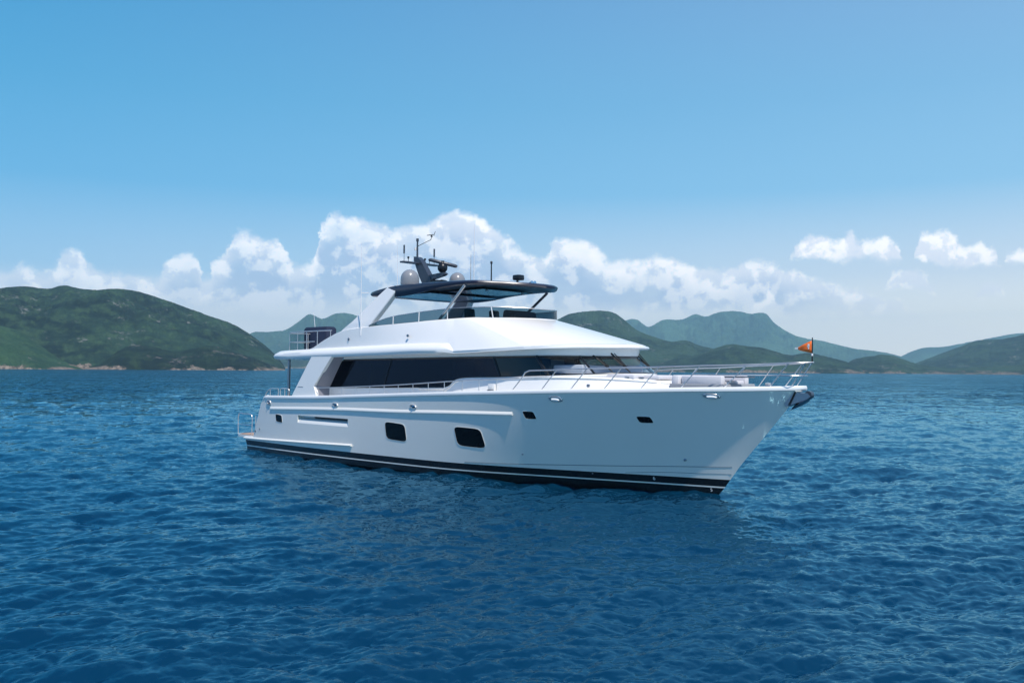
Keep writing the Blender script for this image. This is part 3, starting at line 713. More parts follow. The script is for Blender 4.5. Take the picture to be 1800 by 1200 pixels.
ro = MB().tube([(10.3, 0, 7.74), (10.3, 0, 7.85)], .07).lathe((10.3, 0, 7.98), [(0,-.20),(.12,-.17),(.20,-.06),(.21,.06),(.15,.17),(.08,.22),(.08,.30),(0,.30)], 18).build('radar_pedestal', DARK, mo, angle=60)
MB().tube([(9.93, -.42, 8.32), (10.0, -.36, 8.305), (10.62, .42, 8.08), (10.68, .48, 8.06)], [.05, .075, .075, .05], 10).build('radar_scanner', SLATE, mo)
# searchlight and horns on the hardtop
so_ = MB().tube([(14.45, .1, 6.98), (14.45, .1, 7.22)], .045).build('searchlight', DARK, yacht)
MB().box((14.5, .1, 7.33), (.17, .17, .10), bev=.05).build('lamp_head', DARK, so_)
hn_ = MB()
for d in (0, .16): hn_.tube([(14.75, .25+d, 7.06), (15.0, .25+d, 7.12), (15.08, .25+d, 7.13)], [.02, .035, .07], 10)
hn_.tube([(14.8, .33, 6.95), (14.8, .33, 7.08)], .03).build('horn', CHROME, yacht)

# ---- flybridge deflector glass, stanchions
gt = [(8.8,-2.60,5.56),(9.6,-2.52,5.78),(10.2,-2.47,5.88),(11.6,-2.34,6.0),(13.0,-2.16,6.09),(14.1,-2.04,6.10),(14.9,-1.75,6.10),(15.5,-1.2,6.09),(15.9,-.6,6.06),(16.02,0,6.05)]
gb = [(8.8,-2.60,5.49),(9.6,-2.53,5.53),(10.2,-2.48,5.56),(11.6,-2.36,5.62),(13.0,-2.15,5.67),(14.1,-2.02,5.70),(14.95,-1.70,5.70),(15.55,-1.15,5.69),(15.93,-.58,5.68),(16.05,0,5.67)]
GT, GB = cr(gt, 4), cr(gb, 4)
PANEL = glassmat('clear_panel', (.62, .72, .76), .35)
mb = MB(); mb.grid([fullring([tuple(p) for p in GB]), fullring([tuple(p) for p in GT])]); mb.build('wind_deflector', DEFL, yacht, angle=60)
MB().tube(fullring([(p[0], p[1], p[2]) for p in GT]), .014, 6).build('deflector_rail', STEEL, yacht)
for k in (2, 3, 4, 6):
    for mm in (lambda p: tuple(p), mir):
        MB().tube([mm((gb[k][0], gb[k][1]-.015, gb[k][2])), mm((gt[k][0], gt[k][1]-.015, gt[k][2]))], .02, 6).build('deflector_stanchion', WG, yacht)
MB().box((14.45, .2, 5.60), (.32, .66, .46), bev=.12, ry=.15).build('flybridge_console', NAVYC, yacht)
for k, yy in enumerate((-.9, .45)):
    s_ = empty('flybridge_chair', (13.15, yy, 4.77)); tag(s_, ('black pedestal chair on the flybridge nearer the arch' if k else 'black pedestal chair on the flybridge beside the near glass'), 'chair', 'flybridge helm chairs')
    MB().box((0, 0, .62), (.28, .27, .08), bev=.06).build('seat', DARK, s_); MB().box((-.26, 0, 1.02), (.08, .25, .36), bev=.07, ry=-.1).build('backrest', DARK, s_); MB().tube([(0, 0, 0), (0, 0, .56)], .06).build('pedestal', STEELD, s_)
s_ = empty('dinette_table', (10.4, .2, 4.77)); tag(s_, 'flybridge dinette table with crossed legs behind the near glass', 'table')
MB().box((0, 0, .88), (.95, .5, .025), bev=.02).build('tabletop', SLATE, s_)
for xx in (-.6, .6):
    MB().tube([(xx-.22, 0, 0), (xx+.22, 0, .86)], .03).tube([(xx+.22, .05, 0), (xx-.22, .05, .86)], .03).build('leg', STEELD, s_)

# ---- boat deck rail, covered tender
def railrun(tops, bases, name, r=.018, m=STEEL, parent=yacht): 
    mb = MB().tube(tops, r)
    o = mb.build(name, m, parent)
    for a, b in bases: MB().tube([a, b], r*.85, 6).build('stanchion', m, o)
    return o
br = [(6.2,-2.55,5.42),(5.0,-2.58,5.42),(3.2,-2.58,5.40),(2.95,-2.50,5.38),(2.78,-2.3,5.38),(2.75,-1.5,5.38),(2.75,0,5.38)]
brf = br + [mir(p) for p in br[::-1][1:]]
rr = MB().tube(cr(brf, 4), .022)
rr.tube(cr([(p[0], p[1], 4.97) for p in brf[1:-1]], 4), .016)
ro_ = rr.build('boat_deck_rail', STEEL, yacht)
for x, y, zt in ((2.98,-2.52,5.38),(3.7,-2.58,5.4),(4.4,-2.58,5.41),(5.2,-2.58,5.42),(6.15,-2.57,5.42),(2.75,-1.4,5.38),(2.75,-.4,5.38),(2.75,.4,5.38),(2.75,1.4,5.38),(2.98,2.52,5.38),(3.7,2.58,5.4),(4.4,2.58,5.41),(5.2,2.58,5.42)):
    MB().tube([(x, y, 4.5), (x, y, zt)], .018, 6).build('stanchion', STEEL, ro_)
for pp in [[(3.0,-2.53),(3.7,-2.59)], [(3.7,-2.59),(4.4,-2.59)], [(2.76,-1.4),(2.76,-.4)], [(2.76,.4),(2.76,1.4)]]:
    MB().add([(pp[0][0], pp[0][1], 4.58), (pp[1][0], pp[1][1], 4.58), (pp[1][0], pp[1][1], 5.32), (pp[0][0], pp[0][1], 5.32)], [(0, 1, 2, 3)]).build('glass_panel', PANEL, ro_)
td = MB(); td.box((3.1, -1.0, 5.12), (.92, .30, .55), bev=.12).box((3.1, -1.0, 5.58), (.86, .26, .12), bev=.09)
for k in range(6): td.tube([(2.3+k*.33, -1.295, 4.62), (2.3+k*.33, -1.302, 5.5)], .012, 6)
tdo = td.build('covered_unit', NAVYC); tag(tdo, 'boxy bar unit under a navy canvas cover behind the boat deck rail', 'covered unit')
whip((2.75, -1.0, 5.38), 1.05, .014, name='ensign_staff', m=WG, lean=(-.18, 0))
# fold-down rod and dark settee on the aft deck
st = empty('aft_settee', (3.9, 1.2, 1.72)); tag(st, 'dark backed settee on the covered aft deck behind the wing', 'sofa')
MB().box((0, 0, .5), (.35, 1.2, .12), bev=.08).build('seat', NAVYC, st); MB().box((-.3, 0, 1.0), (.1, 1.2, .32), bev=.07).build('backrest', DARK, st)
MB().box((0, 0, .19), (.3, 1.1, .19), bev=.02).build('base', GREY, st)

# ---- side and bow rails
def edge(x, ins=.06):
    z = float(SHZ(min(x, 26.0))); return (x, -(hy(x, z)-ins), z+.12)
for sg in (-1, 1):
    def S(p): return (p[0], p[1]*(1 if sg < 0 else -1), p[2])
    tops = [(7.0, 3.03), (9.4, 3.13), (11.5, 3.23), (14.6, 3.42), (16.4, 3.51), (17.3, 3.56)]
    hz_ = herm(tops)
    xs = np.linspace(5.95, 17.35, 30)
    sr = MB().tube([S((x, edge(x, .08)[1], float(hz_(max(7, x)))-.0*(x < 7)-(7-x)*.03*(x < 7))) for x in xs], .018).build('side_rail', STEEL, yacht)
    for x in (6.9, 7.75, 8.7, 9.6, 10.5, 11.35, 12.2, 13.05, 13.9, 14.8, 15.6, 16.4):
        e_ = edge(x, .08); MB().tube([S(e_), S((x, e_[1], float(hz_(max(7, x)))))], .015, 6).build('stanchion', STEEL, sr)
    bz = herm([(17.7, 3.80), (18.8, 3.83), (19.9, 3.88), (21.1, 3.92), (22.2, 3.945), (23.4, 3.99), (24.7, 4.03), (25.8, 4.085), (26.3, 4.11)])
    def ry_(x): return -(hy(min(x, 25.9)-.30, 3.2)-.10) if x < 25.2 else -np.interp(x, [25.2, 25.9, 26.2, 26.34], [hy(24.9, 3.2)-.10, .42, .22, 0])
    top = [(17.12, edge(17.12)[1], 3.17), (17.45, edge(17.45)[1]-.0, 3.52), (17.62, ry_(17.62), 3.74), (17.78, ry_(17.78), 3.80)] + [(x, ry_(x), float(bz(x))) for x in np.linspace(18.1, 26.2, 34)] + [(26.34, 0, 4.11)]
    bo = MB().tube([S(p) for p in top], .022).build('bow_rail', STEEL, yacht)
    MB().tube([S((x, (ry_(x)+edge(x)[1])/2 if x < 25.6 else ry_(x)*1.0, 3.72)) for x in np.linspace(23.2, 25.9, 14)] + [S((26.1, -.13, 3.72)), S((26.15, 0, 3.72))], .015, 6).build('mid_rail', STEEL, bo)
    for xb, xt in ((18.25, 18.84), (19.33, 19.93), (20.47, 21.06), (21.64, 22.22), (22.83, 23.4), (24.04, 24.66), (25.22, 25.8)):
        MB().tube([S(edge(xb)), S((xt, ry_(xt), float(bz(xt))))], .017, 6).build('stanchion', STEEL, bo)
    MB().tube([S((25.75, -.16, 3.42)), S((26.2, -.2, 4.1))], .017, 6).build('stanchion', STEEL, bo)
# flagstaff and flag
MB().tube([(26.30, 0, 4.08), (26.31, 0, 4.83)], [.022, .016]).build('bow_flagstaff', DARK, yacht)
fl = MB(); rows = []
for i in range(9):
    s_ = i/8; xx = 26.29-s_*.46; 
    zt = 4.74-s_*.20; zb = 4.38+s_*.10
    if i == 8: zt, zb = 4.55, 4.50
    rows.append([(xx, -.012-.05*math.sin(s_*5)*s_, zb+(zt-zb)*k/3) for k in range(4)])
fl.grid(rows)
fo = fl.build('pennant_flag', ORANGE); tag(fo, 'small orange triangular pennant with a white emblem flying at the bow', 'flag')
md = fo.modifiers.new('thick', 'SOLIDIFY'); md.thickness = .004
em = MB()
for (a, b, c, d) in ((26.20, 4.60, .028, .045), (26.20, 4.52, .018, .03), (26.17, 4.57, .012, .02)): em.box((a, -.024, b), (c, .003, d), bev=.002)
em.build('emblem', WHITEC, fo); MB().box((25.80, .036, 4.525), (.05, .004, .024)).build('tip', WHITEC, fo)
MB().tube([(26.30, 0, 4.30), (26.30, 0, 4.37)], .03).build('cord', WHITEC, fo)
# anchor and roller
ar = MB(); ar.prism([(25.35, -.14, 3.24), (26.2, -.12, 3.22), (26.3, -.12, 3.12), (26.2, -.12, 3.04), (25.55, -.14, 2.80)], (0, .28, 0)).build('anchor_roller', STEELD, yacht, smooth=False)
an = empty('anchor', (25.95, 0, 2.95)); tag(an, 'grey steel plough anchor stowed under the bow roller', 'anchor')
MB().tube([(-.35, 0, .02), (.16, 0, .12)], [.04, .05]).build('shank', STEEL, an)
MB().add([(-.36,0,-.27),(.10,-.24,-.02),(.34,-.05,.14),(.34,.05,.14),(.10,.24,-.02),(-.05,0,.06),(.0,0,-.12)], [(0,1,6),(6,1,2),(0,6,4),(6,3,4),(6,2,3),(0,5,1),(1,5,2),(5,4,3),(0,4,5),(5,3,2)]).build('fluke', STEELD, an, smooth=False)
MB().lathe((.26, -.09, .22), [(0,0),(.11,.0),(.11,.18),(0,.18)], 20, axis='Y').build('roller_wheel', SLATE, an)
MB().tube([(-.1,-.16,.3),(-.3,-.18,-.1)], .018).build('chain', DARK, an)
# foredeck furniture
sb = empty('foredeck_sofa', (23.0, 0, 3.30)); tag(sb, 'pale cushioned foredeck sofa with long backrest ahead of the coachroof', 'sofa')
MB().box((0, 0, .02), (.95, 1.0, .12), bev=.05).build('base', GREY, sb)
MB().box((-.78, 0, .24), (.14, .95, .16), bev=.08).build('backrest', CUSH, sb)
for yy in (-.72, .72): MB().box((.1, yy, .24), (.72, .13, .15), bev=.07).build('side_cushion', CUSH, sb)
MB().box((.1, 0, .17), (.72, .55, .07), bev=.05).build('seat', CUSH, sb)
tb = empty('foredeck_table', (23.75, -.25, 3.30)); tag(tb, 'narrow dark table on a steel pedestal above the foredeck sofa', 'table')
MB().box((-.15, 0, .36), (.85, .32, .02), bev=.015).build('tabletop', SLATE, tb); MB().tube([(-.3, 0, 0), (-.3, 0, .35)], .035).build('pedestal', STEEL, tb)
for (x, y, l_, sx, sy, lb) in ((20.4, -1.15, .08, .62, .30, 'rounded pale headrest cushion at the near foot of the windscreen'), (21.2, -.5, .07, .42, .42, 'pale cushion behind the near headrest under the windscreen'), (21.5, .5, .05, .5, .5, 'flat grey cushion on the coachroof at the far front corner')):
    c_ = MB().box((0, 0, 0), (sx, sy, l_), bev=.06).build('cushion', CUSH); c_.location = (x, y, 3.55+l_); tag(c_, lb, 'cushion', 'cushions on the coachroof')
for x, y in ((20.75, -1.42), (21.15, -1.22), (25.1, -.35)):
    MB().box((x, y, 3.60 if x < 22 else 3.40), (.09, .05, .03), bev=.02).build('cleat', STEELD, yacht)
MB().lathe((24.9, 0, 3.25), [(.12, 0), (.12, .1), (.07, .14), (.09, .24), (0, .26)], 18).build('windlass', STEEL, yacht)
# wipers on the visor
for (x0, y0, x1, y1) in ((19.0,-1.25,19.85,-1.15), (19.5,-.75,20.2,-.65), (19.45, .75, 20.1, .85)):
    wo_ = MB().tube([(x0, y0-.02, 4.52), (x0+.05, y0-.03, 4.44), (x1, y1-.1, 3.92)], .028, 6).build('wiper', RUBBER, yacht)
    MB().tube([(x1-.42, y1-.22, 4.24), (x1+.12, y1-.03, 3.78)], .022, 6).tube([(x0+.1, y0+.08, 4.44), (x1-.03, y1-.02, 3.95)], .014, 6).build('blade', RUBBER, wo_)
# small fittings on the coaming sides
def lamp(x, y, z, nm='courtesy_light'):
    MB().lathe((x, y, z), [(.055, .03), (.055, -.02), (.035, -.03), (0, -.02)], 14, axis='Y').build(nm, STEELD, yacht)
lamp(11.35, -2.70, 5.09); lamp(7.6, -2.70, 5.02); lamp(19.75, -2.18, 3.33, 'deck_socket')
MB().box((15.75, -2.575, 3.17), (.16, .012, .16), bev=.01).build('deck_locker_lid', GEL, yacht)
MB().tube([(15.62, -2.62, 3.10), (15.88, -2.62, 3.10)], .02).build('locker_handle', DARK, yacht)
# draught figures on the bow
def fig(ch, x, z, h):
    cu = bpy.data.curves.new('figure', 'FONT'); cu.body = ch; cu.size = h; cu.extrude = .002
    tmp = bpy.data.objects.new('tmp', cu); COL.objects.link(tmp)
    bpy.context.view_layer.update()
    me = bpy.data.meshes.new_from_object(tmp.evaluated_get(bpy.context.evaluated_depsgraph_get()))
    bpy.data.objects.remove(tmp)
    o = bpy.data.objects.new('draught_figure', me); COL.objects.link(o); o.parent = yacht
    me.materials.clear(); me.materials.append(WHITEC)
    p = Vector(hp(x, z, .012)); n = hn(x, z); t = Vector((1, 0, 0)); t = (t-n*t.dot(n)).normalized(); u = n.cross(t)
    o.matrix_world = Matrix(((t.x, u.x, n.x, p.x), (t.y, u.y, n.y, p.y), (t.z, u.z, n.z, p.z), (0, 0, 0, 1)))
fig('6', 21.25, .33, .17); fig('5', 23.0, .08, .15)

# ------------------------------------------------------------------ SEA
def tile(N, L, kp, wd, rms, seed, spread=2.0, kmax=None, pw=4.0):
    g = np.random.default_rng(seed)
    k1 = np.fft.fftfreq(N, L/N)*2*math.pi; kx, ky = np.meshgrid(k1, k1, indexing='ij'); k = np.hypot(kx, ky); k[0, 0] = 1
    P = k**(-pw)*np.exp(-(kp/k)**2)
    c = np.abs((kx*wd[0]+ky*wd[1])/k); P *= (0.12+c**spread)
    if kmax: P *= np.exp(-(k/kmax)**4)
    P[0, 0] = 0
    A = np.sqrt(P)*(g.standard_normal((N, N))+1j*g.standard_normal((N, N)))
    h = np.fft.ifft2(A).real; s = rms/h.std(); h = h*s
    dx = np.fft.ifft2(-1j*kx/k*A).real*s; dy = np.fft.ifft2(-1j*ky/k*A).real*s
    return np.stack([dx, dy, h], -1)
def samp(T, L, x, y):
    N = T.shape[0]; fx = (x/L*N) % N; fy = (y/L*N) % N
    i, j = np.floor(fx).astype(int), np.floor(fy).astype(int); a, b = (fx-i)[..., None], (fy-j)[..., None]
    i1, j1 = (i+1) % N, (j+1) % N; i %= N; j %= N
    return T[i, j]*(1-a)*(1-b)+T[i1, j]*a*(1-b)+T[i, j1]*(1-a)*b+T[i1, j1]*a*b
wdir = R0*math.cos(R(62)) - F0*math.sin(R(62))
TA = tile(1024, 61.0, 1.9, (wdir[0], wdir[1]), 0.044, 3, pw=3.6)
wd2 = R0*math.cos(R(100)) - F0*math.sin(R(100))
TB = tile(1024, 13.7, 7.0, (wd2[0], wd2[1]), 0.0065, 5, pw=3.5)
FH = 910*CAMP[2]
rr_ = list(np.geomspace(0.6, 9.5, 22)) + [FH/yp for yp in np.arange(FH/10, 3.0, -.55)] + list(np.geomspace(1200, 6650, 34))
az = list(np.linspace(-math.pi, R(-37), 60)[:-1]) + list(np.linspace(R(-37), R(37), 1150)) + list(np.linspace(R(37), math.pi, 60)[1:])
rr_, az = np.array(rr_), np.array(az)
RR, AZ = np.meshgrid(rr_, az, indexing='ij')
X = CAMP[0]+RR*(np.sin(AZ)*R0[0]+np.cos(AZ)*F0[0]); Y = CAMP[1]+RR*(np.sin(AZ)*R0[1]+np.cos(AZ)*F0[1])
def ss(x, a, b): t = np.clip((x-a)/(b-a), 0, 1); return t*t*(3-2*t)
fa = 1-ss(RR, 55, 220); fb = 1-ss(RR, 22, 60)
dA = samp(TA, 61.0, X, Y); ca_, sa_ = math.cos(.6), math.sin(.6)
dB = samp(TB, 13.7, X*ca_+Y*sa_, -X*sa_+Y*ca_)
TCs = tile(256, 173.0, .42, (wdir[0], wdir[1]), 0.055, 8)
dC = samp(TCs, 173.0, X, Y)
gust = 0.75+0.5*samp(tile(256, 400.0, .06, (1, 0), 0.40, 11)[..., 2:], 400.0, X, Y)[..., 0]
gust = np.clip(gust, .45, 1.3)
co = np.empty(RR.shape+(3,))
Xd = dA[..., 0]*fa*.8; Yd = dA[..., 1]*fa*.8
co[..., 0] = X+Xd+(dB[..., 0]*ca_-dB[..., 1]*sa_)*fb*gust; co[..., 1] = Y+Yd+(dB[..., 0]*sa_+dB[..., 1]*ca_)*fb*gust
co[..., 2] = dC[..., 2]*(1-ss(RR, 150, 500)) + dA[..., 2]*fa*(.7+.3*gust)+dB[..., 2]*fb*gust
nr, nc = RR.shape
me = bpy.data.meshes.new('sea'); me.vertices.add(nr*nc); me.vertices.foreach_set('co', co.reshape(-1).astype(np.float32))
ii, jj = np.meshgrid(np.arange(nr-1), np.arange(nc-1), indexing='ij')
q = np.stack([ii*nc+jj, ii*nc+jj+1, (ii+1)*nc+jj+1, (ii+1)*nc+jj], -1).reshape(-1)
nf = (nr-1)*(nc-1)
me.loops.add(nf*4); me.loops.foreach_set('vertex_index', q.astype(np.int32))
me.polygons.add(nf); me.polygons.foreach_set('loop_start', np.arange(0, nf*4, 4, dtype=np.int32))
me.polygons.foreach_set('use_smooth', np.ones(nf, bool))
me.update(calc_edges=True); me.validate()
at_ = me.attributes.new('chop', 'FLOAT', 'POINT'); at_.data.foreach_set('value', (ss(RR, 30, 170)).reshape(-1).astype(np.float32))
ms = bpy.data.materials.new('sea_water'); ms.use_nodes = True; t = NT(ms.node_tree); p = t.n['Principled BSDF']
geo = t.node('ShaderNodeNewGeometry'); pos = geo.outputs['Position']
chop = t.node('ShaderNodeAttribute', attribute_name='chop').outputs['Fac']
half_ = (0.5, 0.5, 0.5)
def sc(v, f):
    n = t.node('ShaderNodeVectorMath', operation='SCALE'); t.put(n.inputs[0], v); t.put(n.inputs['Scale'], f); return n.outputs[0]
n1 = sc(t.v('SUBTRACT', t.noise(pos, 0.55, 7, 0.68, 'Color'), half_), t.m('MULTIPLY', chop, 3.9))
n2 = sc(t.v('SUBTRACT', t.noise(pos, 4.2, 6, 0.70, 'Color'), half_), 0.44)
patch = t.mr(t.noise(pos, 0.05, 5, 0.65), 0.36, 0.64, 0.45, 1.25)
nn = sc(t.v('ADD', n1, n2), patch)
nn = t.v('MULTIPLY', nn, (1, 1, 0))
nrm = t.v('NORMALIZE', t.v('ADD', geo.outputs['Normal'], nn))
deep = t.mix(t.noise(pos, 0.02, 3, 0.5), (0.0010, 0.024, 0.056), (0.0014, 0.031, 0.072))
t.n.remove(p)
df = t.node('ShaderNodeBsdfDiffuse'); t.l.new(deep, df.inputs['Color'])
gl = t.node('ShaderNodeBsdfGlossy'); gl.inputs['Roughness'].default_value = 0.09; gl.inputs['Color'].default_value = (0.44, 0.85, 1.0, 1); t.l.new(nrm, gl.inputs['Normal'])
fr = t.node('ShaderNodeFresnel'); fr.inputs[0].default_value = 1.85; t.l.new(nrm, fr.inputs['Normal'])
fac = t.mr(fr.outputs[0], 0.09, 1.0, 0.06, 0.85, smooth=False)
mx = t.node('ShaderNodeMixShader'); t.l.new(fac, mx.inputs[0]); t.l.new(df.outputs[0], mx.inputs[1]); t.l.new(gl.outputs[0], mx.inputs[2])
t.l.new(mx.outputs[0], t.n['Material Output'].inputs[0])
me.materials.append(ms)
sea = bpy.data.objects.new('sea', me); COL.objects.link(sea); tag(sea, kind='structure')
sea['label'] = 'deep blue sea with small wind waves'

# ------------------------------------------------------------------ HILLS
def vnoise(shape_xy, seed, octaves=5, f0=1.0, gain=.5, ridged=False):
    x, y = shape_xy; g = np.random.default_rng(seed); out = np.zeros_like(x); amp = 1.0; tot = 0
    for o in range(octaves):
        T = g.random((256, 256)); fx, fy = x*f0*2**o+37.3*o, y*f0*2**o+11.9*o
        i, j = np.floor(fx).astype(int), np.floor(fy).astype(int); a, b = fx-i, fy-j
        a, b = a*a*(3-2*a), b*b*(3-2*b); i0, j0, i1, j1 = i % 256, j % 256, (i+1) % 256, (j+1) % 256
        v = T[i0, j0]*(1-a)*(1-b)+T[i1, j0]*a*(1-b)+T[i0, j1]*(1-a)*b+T[i1, j1]*a*b
        v = v*2-1
        if ridged: v = 1-2*np.abs(v)
        out += v*amp; tot += amp; amp *= gain
    return out/tot
def hillmat(name, g1, g2, rock, rockamt, shore=3.2, shorecol=(0.25, 0.20, 0.16), s=1.0, grass=(0.052, 0.10, 0.040)):
    m = bpy.data.materials.new(name); m.use_nodes = True; t = NT(m.node_tree); p = t.n['Principled BSDF']
    geo = t.node('ShaderNodeNewGeometry'); pos = geo.outputs['Position']; z = t.sep(pos)[2]
    a = t.noise(pos, .009*s, 7, .68); b = t.noise(pos, .06*s, 5, .68)
    c = t.mix(t.mr(a, .42, .60), g1, g2)
    c = t.mix(t.m('MULTIPLY', t.mr(b, .45, .66), .6), c, grass)
    fine = t.noise(pos, .45*s, 3, .6)
    c = t.mix(t.m('MULTIPLY', t.mr(fine, .35, .6, 1, 0), .55), c, tuple(x*.35 for x in g1))
    rk = t.noise(t.v('MULTIPLY', pos, (1, 1, 1.8)), .028*s, 6, .72)
    rk2 = t.noise(pos, .22*s, 3, .6)
    rm = t.m('MULTIPLY', t.mr(rk, .60-rockamt, .66-rockamt), t.mr(rk2, .46, .58))
    c = t.mix(t.m('MULTIPLY', rm, .75), c, rock)
    sh_ = t.m('SUBTRACT', z, t.m('MULTIPLY', t.m('SUBTRACT', t.noise(pos, .022, 6, .78), .45), shore*11.0))
    shm = t.mr(sh_, -.6, .8, 1, 0)
    rockc = t.mix(t.mr(t.noise(pos, .3, 4, .7), .35, .65), tuple(x*.22 for x in shorecol), shorecol)
    c = t.mix(shm, c, rockc)
    t.l.new(c, p.inputs['Base Color']); p.inputs['Roughness'].default_value = .9; p.inputs['Specular IOR Level'].default_value = .1
    return m
def hill(name, crest, rf, rc, rb, m, seed, label, nu=420, nr=150, rough=.10, fn=9.0, ridge=.22, prof_p=.8, bumps=1.2, shore_amp=.02, crest_n=1.0):
    px = np.linspace(crest[0][0], crest[-1][0], nu)
    c = np.array(crest, float); T = np.array(cr([(a, b) for a, b in crest], 6)); py = np.interp(px, T[:, 0], T[:, 1])
    py = py + .8*crest_n*vnoise((px/9.0, px*0+seed), seed+2, 4, gain=.7)
    a = np.arctan((px-900)/1600); 
    sl_ = (yh(px)-py)/1600*np.cos(a); Hc = np.maximum(sl_*rc + CAMP[2], .5)
    s = np.linspace(0, 1, nr); sA = np.concatenate([np.linspace(0, 1, nr), 1+np.linspace(.03, 1, nr//4)])
    S, Aa = np.meshgrid(sA, a, indexing='ij'); Hh = np.broadcast_to(Hc, S.shape); 
    foot = rf*(1+shore_amp*vnoise((px/60.0, px*0), seed+9, 4)); foot = np.broadcast_to(foot, S.shape)
    Rr = np.where(S <= 1, foot+(rc-foot)*S, rc+(rb-rc)*(S-1))
    up_ = np.sin(np.clip(S, 0, 1)*math.pi/2)**prof_p; dn_ = np.cos(np.clip(S-1, 0, 1)*math.pi/2)
    sh_ = np.where(S <= 1, up_, dn_)
    gx, gy = Rr*np.sin(Aa), Rr*np.cos(Aa)
    wdt = rc*0.3
    rn = vnoise((gx/wdt*3, gy/wdt*3), seed, 6, ridged=True, gain=.55)
    env = np.clip(4*S*(1-S), 0, 1)
    rn = rn + .35*vnoise((gx/(wdt*.11), gy/(wdt*.11)), seed+17, 4, ridged=True, gain=.5)
    Z = Hh*sh_*(1+ridge*rn*env)
    fineN = vnoise((gx/22., gy/22.), seed+3, 5, gain=.6)
    Z = Z + bumps*fineN*np.clip(S*6, 0.15, 1)*(1+.0*S) + Hh*.012*crest_n*vnoise((gx/90., gy/90.), seed+5, 3)*np.clip(S*2, 0, 1)
    lim = (sl_[None, :]*Rr/np.cos(0)+CAMP[2])/np.maximum(Z, .05); lim = np.where((Z > .3) & (S > .25), lim, 1e9)
    kf = np.clip(lim.min(0), .2, 2.5); Z = np.where(Z > 0, Z*kf[None, :], Z)
    Z = np.where(S < .001, -2.0, Z); Z[-1, :] = -3
    Xw = CAMP[0]+Rr*(np.sin(Aa)*R0[0]+np.cos(Aa)*F0[0]); Yw = CAMP[1]+Rr*(np.sin(Aa)*R0[1]+np.cos(Aa)*F0[1])
    co = np.stack([Xw, Yw, Z], -1); nr_, nc_ = Z.shape
    me = bpy.data.meshes.new(name); me.vertices.add(nr_*nc_); me.vertices.foreach_set('co', co.reshape(-1).astype(np.float32))
    ii, jj = np.meshgrid(np.arange(nr_-1), np.arange(nc_-1), indexing='ij')
    q = np.stack([ii*nc_+jj, ii*nc_+jj+1, (ii+1)*nc_+jj+1, (ii+1)*nc_+jj], -1).reshape(-1); nf = (nr_-1)*(nc_-1)
    me.loops.add(nf*4); me.loops.foreach_set('vertex_index', q.astype(np.int32)); me.polygons.add(nf)
    me.polygons.foreach_set('loop_start', np.arange(0, nf*4, 4, dtype=np.int32)); me.polygons.foreach_set('use_smooth', np.ones(nf, bool))
    me.update(calc_edges=True); me.validate(); me.materials.append(m)
    o = bpy.data.objects.new(name, me); COL.objects.link(o); tag(o, label, kind='structure'); return o
G1 = (0.003, 0.011, 0.009); G2 = (0.019, 0.046, 0.025); ROCK = (0.17, 0.17, 0.16)  # first tone is dark scrub with cloud shadow painted in
mh = hillmat('near_hill_scrub', G1, G2, ROCK, .02)
hill('hill', [(-330,560),(-200,530),(-90,515),(-20,508),(40,503),(82,507),(108,501),(135,506),(165,509),(205,507),(240,512),(280,524),(320,538),(370,556),(410,570),(440,588),(470,610),(492,632),(502,646)], 1020, 1500, 2300, mh, 21, 'tall green hill across the water on the left', nu=620, nr=190, bumps=2.6, ridge=.34)
hill('hill', [(-330,540),(-160,552),(-60,562),(0,572),(40,585),(75,605),(105,625),(150,648)], 960, 1140, 1500, hillmat('bright_scrub', (0.014, 0.042, 0.020), (0.035, 0.082, 0.030), ROCK, .0), 23, 'bright green spur in front of the left hill', nu=360, nr=110, bumps=1.6, ridge=.15)
hill('hill', [(150,647),(180,634),(200,620),(222,609),(250,606),(282,612),(310,618),(340,612),(368,607),(395,612),(430,624),(460,634),(482,646)], 985, 1090, 1400, hillmat('knoll_scrub', (0.002, 0.007, 0.005), (0.008, 0.022, 0.008), (0.15, 0.13, 0.12), .05, grass=(.03, .055, .018)), 27, 'low dark knoll on the shore in front of the left hill', nu=420, nr=90, bumps=1.3, ridge=.10)
mh2 = hillmat('mid_hill_scrub', (0.006, 0.018, 0.014), (0.030, 0.062, 0.034), ROCK, .015, s=.7, shore=4, grass=(.042, .08, .036))
hill('hill', [(900,640),(940,590),(975,565),(1000,552),(1030,547),(1075,548),(1095,560),(1120,580),(1150,592),(1180,600),(1205,598),(1230,607),(1262,614),(1300,620),(1350,634),(1380,648),(1400,655)], 1700, 2200, 2900, mh2, 31, 'green hill rising right behind the yacht visor', nu=520, nr=150, bumps=3.4, ridge=.36)
hill('hill', [(1120,656),(1180,632),(1230,622),(1262,610),(1285,605),(1312,608),(1345,612),(1390,624),(1420,620),(1450,626),(1500,640),(1520,654)], 1550, 1800, 2200, mh2, 33, 'low wooded headland behind the bow rail', nu=360, nr=100, bumps=2.8, ridge=.15)
hill('hill', [(1440,656),(1480,645),(1500,632),(1530,626),(1560,623),(1585,630),(1612,639),(1650,645),(1700,646),(1750,643),(1800,640),(1900,632),(2000,640),(2100,650)], 1800, 2050, 2500, mh2, 35, 'low green ridge along the far right shore', nu=360, nr=90, bumps=2.6, ridge=.15)
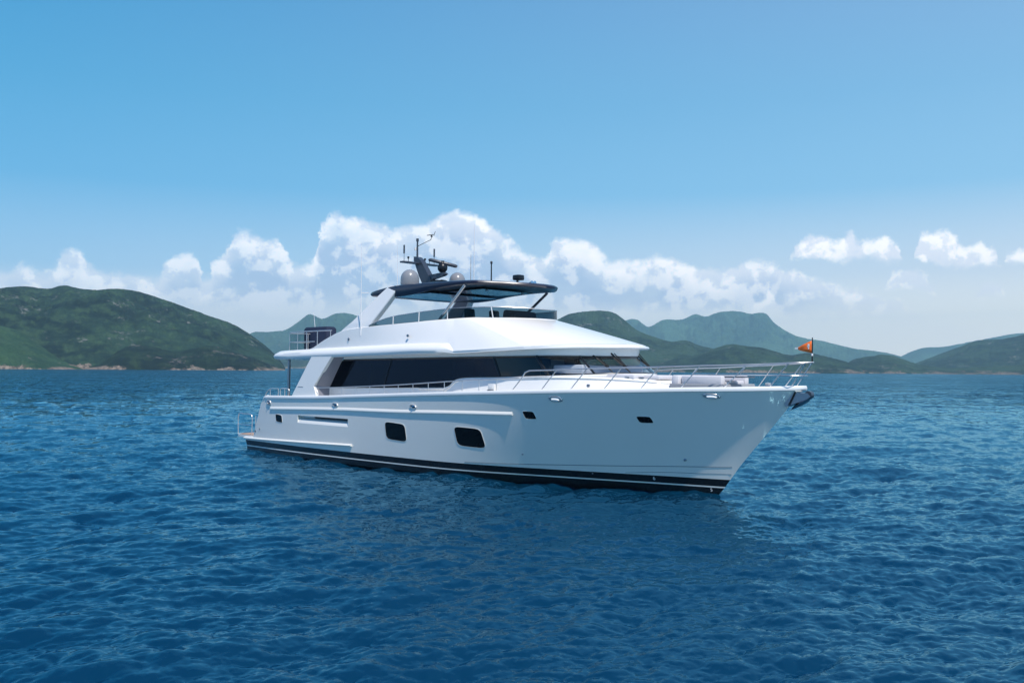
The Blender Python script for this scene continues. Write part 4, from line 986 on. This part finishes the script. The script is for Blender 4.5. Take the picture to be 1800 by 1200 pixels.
mh3 = hillmat('far_mountain', (0.022, 0.062, 0.045), (0.065, 0.14, 0.085), ROCK, -.02, s=.35, shore=4)  # pale blue-green tones take in part of the distance haze
hill('mountain', [(960,640),(1060,590),(1100,563),(1118,561),(1140,574),(1165,562),(1200,561),(1222,552),(1240,556),(1265,548),(1300,547),(1318,551),(1345,550),(1362,568),(1400,590),(1450,600),(1500,612),(1560,620),(1600,632),(1660,656)], 4500, 5400, 6300, mh3, 41, 'blue hazy mountain behind the bow', nu=620, nr=150, bumps=16, ridge=.60)
hill('hill', [(400,650),(440,586),(470,583),(500,580),(520,568),(545,552),(565,560),(590,551),(615,551),(650,565),(720,590),(800,615),(900,650)], 3700, 4500, 5300, mh3, 43, 'pale hazy hill behind the yacht stern', nu=380, nr=120, bumps=13, ridge=.55)
hill('hill', [(400,648),(450,625),(520,618),(620,600),(760,590),(900,620),(960,650)], 2700, 3100, 3600, mh2, 44, 'wooded hill seen under the yacht overhang', nu=260, nr=80, bumps=4, ridge=.15)
hill('hill', [(1560,656),(1620,634),(1680,612),(1720,598),(1760,596),(1800,588),(1900,570),(2050,580),(2200,620)], 2300, 2800, 3500, mh2, 45, 'dark green hill at the far right edge', nu=380, nr=120, bumps=5, ridge=.36)
hill('mountain', [(1540,656),(1585,626),(1620,612),(1660,609),(1720,598),(1800,585),(1900,590),(2000,640)], 5200, 5900, 6500, mh3, 46, 'faint pale ridge behind the right hill', nu=220, nr=80, bumps=6, ridge=.2)

# ------------------------------------------------------------------ HAZE
hzb = MB().box((CAMP[0], CAMP[1], 203), (6800, 6800, 207)).build('haze', [], smooth=False)
hm = bpy.data.materials.new('sea_haze'); hm.use_nodes = True; t = NT(hm.node_tree); t.n.clear()
pv = t.node('ShaderNodeVolumePrincipled'); pv.inputs['Color'].default_value = (0.46, 0.82, 1.0, 1); pv.inputs['Density'].default_value = 0.00015; pv.inputs['Anisotropy'].default_value = 0.0
o = t.node('ShaderNodeOutputMaterial'); t.l.new(pv.outputs[0], o.inputs['Volume'])
hzb.data.materials.append(hm); tag(hzb, 'thin pale sea haze', kind='stuff')
hzb.visible_shadow = True
